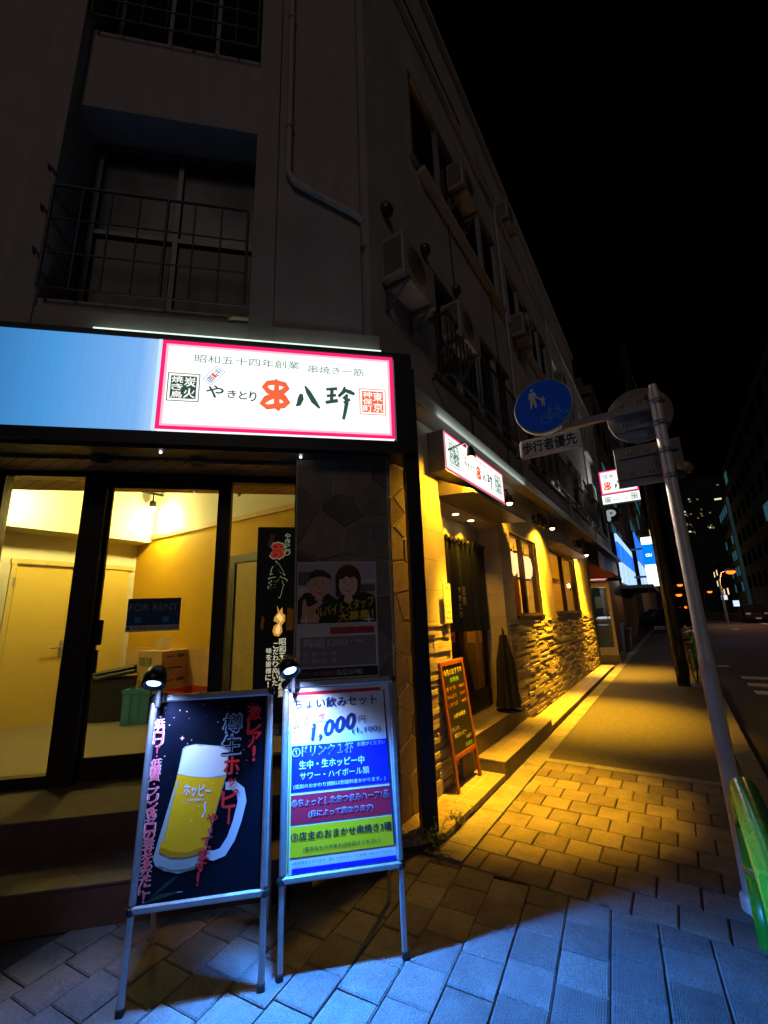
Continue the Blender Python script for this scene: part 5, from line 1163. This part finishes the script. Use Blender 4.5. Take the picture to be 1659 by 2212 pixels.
# windows on the gable of the teal block that look back at the camera
gb = thing('stair_tower', 'pale stair tower with teal lit landings on the office building', 'tower', FS @ T((105.6, -13.9, 0)))
F = frame(0, 0, 123); F = Matrix.Translation(gb.matrix_world.translation) @ frame(0, 0, 123)
B(F).box(0, 4.6, 0, .35, 0, 22.5).build('wall', M('stair_tower_wall', (.35, .42, .44), .8, var=.4, scale=.35, emit=.02, ecol=(.25, .75, .9)), gb)  # wall emits faint teal in place of light falling on it
r5 = random.Random(4)
for j in range(7):
    for x0, x1 in ((.5, 1.7), (2.4, 3.9)):
        B(F).box(x0, x1, -.05, -.003, 2.4 + j * 2.8, 4.1 + j * 2.8).build('window', r5.choice((teal, teal, win_dark, glow('teal_bright', (.15, .6, .72), .28))), gb)
# far high-rise with a few lit rooms
hr = thing('high_rise', 'distant black high-rise with a few scattered lit windows', 'tower block', frame(.08 + 320 * .5446 + 6 * .8387, 3.78 + 320 * .8387 - 6 * .5446, 123))
F = hr.matrix_world; B(F).box(0, 46, 0, 30, 0, 78).build('wall', M('high_rise_wall', (.02, .022, .026), .8), hr)
cl = [glow('far_room_a', (1, .85, .55), 1.0), glow('far_room_b', (.9, .7, .3), .18), glow('far_room_c', (.7, .9, 1), .5)]
for i in range(46):
    x, z = r5.uniform(2, 40), r5.gauss(54, 9); k = r5.random(); B(F).box(x, x + r5.uniform(.7, 1.1), -.06, -.01, z, z + .8).build('window', cl[0] if k < .12 else (cl[2] if k < .2 else cl[1]), hr)
B(F).box(26, 29.5, -.06, -.01, 63, 64).build('window', cl[0], hr)
# street lamps, amber
sod = glow('sodium_lens', (1, .15, .012), 3.2)
def street_lamp(s, n, h, label, arm=1.2, e=0.):
    F = FS @ T((s, -n, 0)); t = thing('street_lamp', label, 'street lamp', F, 'amber street lamps down the road')
    P = [(0, 0, 0), (0, 0, h * .8), (0, -arm * .25, h * .96), (0, -arm, h)]
    B(F).tube(P, [.09, .07, .05, .04], 10).build('pole', sign_back, t)
    hd = B(F).ball((0, -arm, h), .40, 0, 14, (.8, 1, .35)).build('lamp_head', sign_back, t)
    sub(B(F).ball((0, -arm, h - .16), .34, 0, 12, (.8, 1, .6)), 'lens', sod, hd)
    if e: lamp('POINT', 'lamp_light', F, (0, -arm, h - .5), e, (1, .42, .12), t, size=.2)
for s, n, h, lab, e in ((44, 6.2 - .7, 4.4, 'nearest amber street lamp over the road', 500), (70, 2.1, 4.5, 'upper amber lamp just left of the sign pole', 0), (64, 1.72, 3.05, 'lower amber lamp left of the sign pole', 0), (88, 6.3, 3.8, 'amber lamp low between sign pole and tower', 0), (60, 2.1, 1.7, 'low amber lamp by the junction', 0)):
    if h > 3: street_lamp(s, n + (1.2 if n < 3 else -1.2) * 0, h, lab, .9, e)
def bollard_light(s, n, h, label, col, st):
    F = FS @ T((s, -n, 0)); t = thing('signal_lamp', label, 'signal', F)
    B(F).tube([(0, 0, 0), (0, 0, h + .3)], .05, 8).build('pole', sign_back, t); B(F).box(-.06, .3, -.2, .2, h - .5, h + .25).build('housing', blackp, t)
    B(F).ball((-.1, 0, h), .13, 0, 12).build('lens', glow('lens_' + label[:6].replace(' ', '_'), col, st), t); return t
bollard_light(58, 2.98, 1.35, 'amber warning light near the junction kerb', (1, .12, .01), 3); bollard_light(58.5, 3.15, .95, 'smaller amber warning light below it', (1, .12, .01), 3)
for s, n, h, lab, col in ((96, 9.6, 2.3, 'white lit shop sign across the junction', (.6, .7, 1)), (94, 10.9, 1.3, 'pale blue vending machine across the junction', (.5, .65, 1))):
    F = FS @ T((s, -n, 0)); t = thing('lit_sign' if h > 2 else 'vending_machine', lab, 'sign' if h > 2 else 'vending machine', F)
    B(F).box(0, .6, -.5, .5, 0, h + .9).build('case', blackp, t); B(F).box(-.03, -.002, -.42, .42, h - .2 if h < 2 else h, h + .8).build('panel', glow('pale_lit_panel', col, 1.3), t)
# utility pole with transformer cables
up = thing('utility_pole', 'dark concrete utility pole standing at the kerb', 'utility pole', T((6.03, 9.46, -.1)))
B(up.matrix_world).tube([(0, 0, 0), (0, 0, 8)], [.115, .09], 18).build('pole', M('pole_concrete', (.008, .008, .008), .8, var=.3, scale=5), up)
B(up.matrix_world).lathe([(.118, .6), (.121, .62), (.117, 2.5), (.112, 2.52)], 18).build('sheath', M('pole_sheath', (.022, .021, .02), .7, var=.3, scale=20, bump=.5, bscale=90), up)
b = B(up.matrix_world); b.tube([(-.12, -.08, .3), (-.10, -.07, 7)], .022, 8); b.build('conduit', M('conduit_grey', (.04, .04, .04), .5), up)
cb = B(ID); A = Vector((6.03, 9.46, 7.7))
def sag(a, c, d): return [a + (c - a) * (i / 12) - Vector((0, 0, d * 4 * (i / 12) * (1 - i / 12))) for i in range(13)]
cab = B(ID).tube(sag(A, Vector((34, 46, 7.6)), .8), .012, 6).build('overhead_cable', M('cable_black', (.03, .03, .03), .5)); tag(cab, 'overhead cable running down the street from the utility pole', 'cable')
# ------------------------------------------------------------------ bicycles
def bicycle(F, label):
    t = thing('bicycle', label, 'bicycle', F, 'bicycles parked along the kerb'); tyre = M('tyre_rubber', (.012, .012, .012), .8); fr_ = M('bike_paint', (.03, .03, .035), .35, .4)
    chrome = M('bike_chrome', (.5, .5, .5), .25, .9)
    for x in (0, 1.08):
        wh = B(F).tube([(x + .32 * math.cos(a * math.pi / 14), 0, .34 + .32 * math.sin(a * math.pi / 14)) for a in range(28)], .018, 6, 0, True).build('wheel', tyre, t)
        s_ = B(F)
        for k in range(10): a = k * math.pi / 5; s_.tube([(x, .0, .34), (x + .31 * math.cos(a), 0, .34 + .31 * math.sin(a))], .0025, 4)
        s_.lathe([(.02, -.04), (.02, .04)], 8, (x, 0, .34), 0, Matrix.Rotation(R(90), 4, 'X')); sub(s_, 'spoke', chrome, wh)
    b = B(F)
    for P in ([(0, 0, .34), (.42, 0, .30), (.34, 0, .72)], [(.42, 0, .3), (.86, 0, .62)], [(.86, 0, .68), (1.08, 0, .34)], [(.34, 0, .72), (0, 0, .34)], [(.86, 0, .62), (.84, 0, .95)], [(.40, 0, .5), (.82, 0, .74)]): b.tube(P, .016, 8)
    b.build('frame', fr_, t)
    B(F).tube([(.7, -.27, 1.0), (.8, -.22, 1.02), (.84, 0, .96), (.8, .22, 1.02), (.7, .27, 1.0)], .012, 8).build('handlebar', chrome, t)
    B(F).rbox(.2, .46, -.08, .08, .84, .9, .03).tube([(.35, 0, .72), (.34, 0, .85)], .014, 8).build('saddle', tyre, t)
    bk = B(F)
    for z in (.72, .82, .92): bk.rim(0, 0, 0, 0, 0, 0) if False else bk.tube([(.92, -.15, z), (1.2, -.15, z), (1.2, .15, z), (.92, .15, z)], .006, 5, 0, True)
    for x, y in ((.92, -.15), (1.06, -.15), (1.2, -.15), (1.2, 0), (1.2, .15), (1.06, .15), (.92, .15)): bk.tube([(x, y, .72), (x, y, .92)], .005, 5)
    bk.build('basket', chrome, t)
    return t
bk0 = bicycle(FS @ T((8.5, -2.12, 0)) @ Matrix.Rotation(R(8), 4, 'Z'), 'dark bicycle parked nearest the utility pole')
dup(bk0, FS @ T((9.3, -2.0, 0)) @ Matrix.Rotation(R(-6), 4, 'Z'), 'dark bicycle parked behind the one by the utility pole')
dup(bk0, FS @ T((10.6, -2.15, 0)) @ Matrix.Rotation(R(5), 4, 'Z'), 'dark bicycle furthest along the kerb')
# ------------------------------------------------------------------ cars
def car(F, label, name, col, suv=False):
    t = thing(name, label, 'car', F); paint = M('car_paint_' + name, col, .22, .3, var=.05, coat=.8); gl_ = M('car_glass', (.01, .012, .015), .06, var=0, spec=.9)
    L, Wd = 4.4, 1.74; k = 1.1 if suv else 1.
    prof = [(0, .35), (.02, .62 * k), (.12, .80 * k), (1.05, .93 * k), (1.75, 1.42 * k), (3.3, 1.48 * k), (4.1, 1.0 * k) if not suv else (4.22, 1.46 * k), (4.36, .92 * k), (4.4, .4), (3.95, .3), (.5, .3)]
    n = len(prof); cyz = [(.09, 0.), (.0, .12), (0., .88), (.09, 1.)]
    vs = []
    for fy, sc in ((0, .93), (.1, 1), (.9, 1), (1, .93)):
        for x, z in prof: vs.append((L / 2 + (x - L / 2) * (1 if .05 < fy < .95 else .975), -Wd / 2 + Wd * fy, z if z < .95 * k else z - (0 if .05 < fy < .95 else .0)))
    # roof tapers inwards
    vv = []
    for i, v in enumerate(vs):
        z = v[2]; inset = max(0, z - .95 * k) * .38; vv.append((v[0], v[1] - math.copysign(inset, v[1]), z))
    fs = []
    for a in range(3):
        for i in range(n): fs.append((a * n + i, a * n + (i + 1) % n, (a + 1) * n + (i + 1) % n, (a + 1) * n + i))
    fs += [tuple(range(n)), tuple(range(4 * n - 1, 3 * n - 1, -1))]
    B(F).add(vv, fs).build('body', paint, t)
    # glazing slightly proud
    b = B(F); e = .012
    for sgn in (-1, 1):
        y0 = sgn * (Wd / 2 - .02); y1 = sgn * (Wd / 2 - .19)
        b.add([(1.3, y0, .99 * k), (3.95, y0, .99 * k), (3.4, y1, 1.4 * k), (1.82, y1, 1.38 * k)], [(0, 1, 2, 3)])
    b.build('side_window', gl_, t)
    B(F).add([(1.08 - e, -.7, .95 * k + e), (1.08 - e, .7, .95 * k + e), (1.72 - e, .58, 1.4 * k + e), (1.72 - e, -.58, 1.4 * k + e)], [(0, 1, 2, 3)]).build('windscreen', gl_, t)
    for x in (.82, 3.55):
        for sgn in (-1, 1):
            X = Matrix.Rotation(R(90), 4, 'X'); w_ = B(F).lathe([(.2, -.1), (.31, -.1), (.33, -.06), (.33, .06), (.31, .1), (.2, .1)], 24, (x, sgn * (Wd / 2 - .1), .33), 0, X).build('wheel', M('tyre_rubber', (.012, .012, .012)), t)
            sub(B(F).lathe([(.2, -.06), (.2, .06)], 20, (x, sgn * (Wd / 2 - .1), .33), 0, X), 'rim', alu, w_)
    for sgn in (-1, 1): B(F).rbox(.0, .3, sgn * .62 - .16, sgn * .62 + .16, .66 * k, .8 * k, .03).build('headlight', M('headlamp_lens', (.5, .52, .55), .1, .3, spec=.8), t)
    B(F).box(-.02, .02, -.45, .45, .42, .6).build('grille', blackp, t)
    B(F).box(-.03, -.021, -.2, .2, .36, .46).build('number_plate', M('plate_white', (.6, .6, .55), .5), t)
    for sgn in (-1, 1): B(F).rbox(1.45, 1.62, sgn * (Wd / 2 + .06) - .08, sgn * (Wd / 2 + .06) + .08, .98 * k, 1.1 * k, .03).build('wing_mirror', paint, t)
    return t
car(FS @ T((32.2, -.1, .0)) @ Matrix.Rotation(R(-62), 4, 'Z') @ T((-1.0, 0, 0)), 'black car parked nose out beside the building past the lit shop', 'parked_car', (.012, .012, .014))
car(FS @ T((47, -7.9, -.13)), 'dark oncoming car on the road at the right edge', 'dark_car', (.015, .015, .016), True)
# bins by the wall
for i, (s, n, h, col, lab) in enumerate(((15.5, .05, .95, (.05, .07, .12), 'blue-grey bin against the wall past the vestibule'), (16.3, .2, .75, (.1, .09, .08), 'low dark bin beside the blue-grey one'))):
    F = FS @ T((s, -n, 0)); t = thing('waste_bin', lab, 'bin', F, 'bins along the wall'); mt = M('bin_plastic_%d' % i, col, .5)
    B(F).add([(x * k, y * k, z) for z, k in ((0, .8), (h, 1)) for x, y in ((-.3, -.25), (.3, -.25), (.3, .25), (-.3, .25))], [(3, 2, 1, 0), (0, 1, 5, 4), (1, 2, 6, 5), (2, 3, 7, 6), (3, 0, 4, 7)]).build('body', mt, t)
    B(F).rbox(-.33, .33, -.28, .28, h, h + .06, .02).build('lid', mt, t)
# ------------------------------------------------------------------ pedestrian walking away
def skin_body(name, V, E, F, mat, parent=None, sub_=2, root=0):
    me = bpy.data.meshes.new(name); me.from_pydata([v[0] for v in V], E, []); o = bpy.data.objects.new(name, me); COL.objects.link(o)
    if parent: o.parent = parent
    else: o.matrix_world = F
    md = o.modifiers.new('Skin', 'SKIN'); md.use_smooth_shade = True
    for i, v in enumerate(V):
        sv = me.skin_vertices[0].data[i]; sv.radius = (v[1], v[2] if len(v) > 2 else v[1]); sv.use_root = (i == root)
    sb_ = o.modifiers.new('Sub', 'SUBSURF'); sb_.levels = sub_; sb_.render_levels = sub_
    me.materials.append(mat); return o
F = FS @ T((26.95, -1.49, 0)) @ Matrix.Rotation(R(-90), 4, 'Z')
cl_ = M('dark_coat', (.012, .012, .016), .85, var=.3)
V = [((0, 0, .92), .15, .12), ((0, .01, 1.12), .15, .11), ((0, .02, 1.33), .19, .12), ((0, .02, 1.46), .07), ((0, .03, 1.55), .075), ((0, .03, 1.66), .085), ((.2, .02, 1.38), .06), ((.25, -.03, 1.12), .05), ((.24, .06, .88), .04), ((.24, .08, .8), .035), ((-.2, .02, 1.38), .06), ((-.25, .06, 1.12), .05), ((-.25, .02, .88), .04), ((-.25, .02, .8), .035),
     ((.1, .0, .85), .1), ((.1, .12, .48), .07), ((.1, .0, .1), .05), ((.1, .16, .04), .04), ((-.1, 0, .85), .1), ((-.1, .0, .48), .07), ((-.1, -.18, .12), .05), ((-.1, -.05, .05), .04)]
E_ = [(0, 1), (1, 2), (2, 3), (3, 4), (4, 5), (2, 6), (6, 7), (7, 8), (8, 9), (2, 10), (10, 11), (11, 12), (12, 13), (0, 14), (14, 15), (15, 16), (16, 17), (0, 18), (18, 19), (19, 20), (20, 21)]
pe = skin_body('person', V, E_, F, cl_); tag(pe, 'person in dark clothes walking away along the pavement', 'person')
hair = B(F).ball((0, .035, 1.69), .1, 0, 14, (1, 1.05, .95)).build('hair', M('black_hair', (.01, .009, .008), .6), pe)
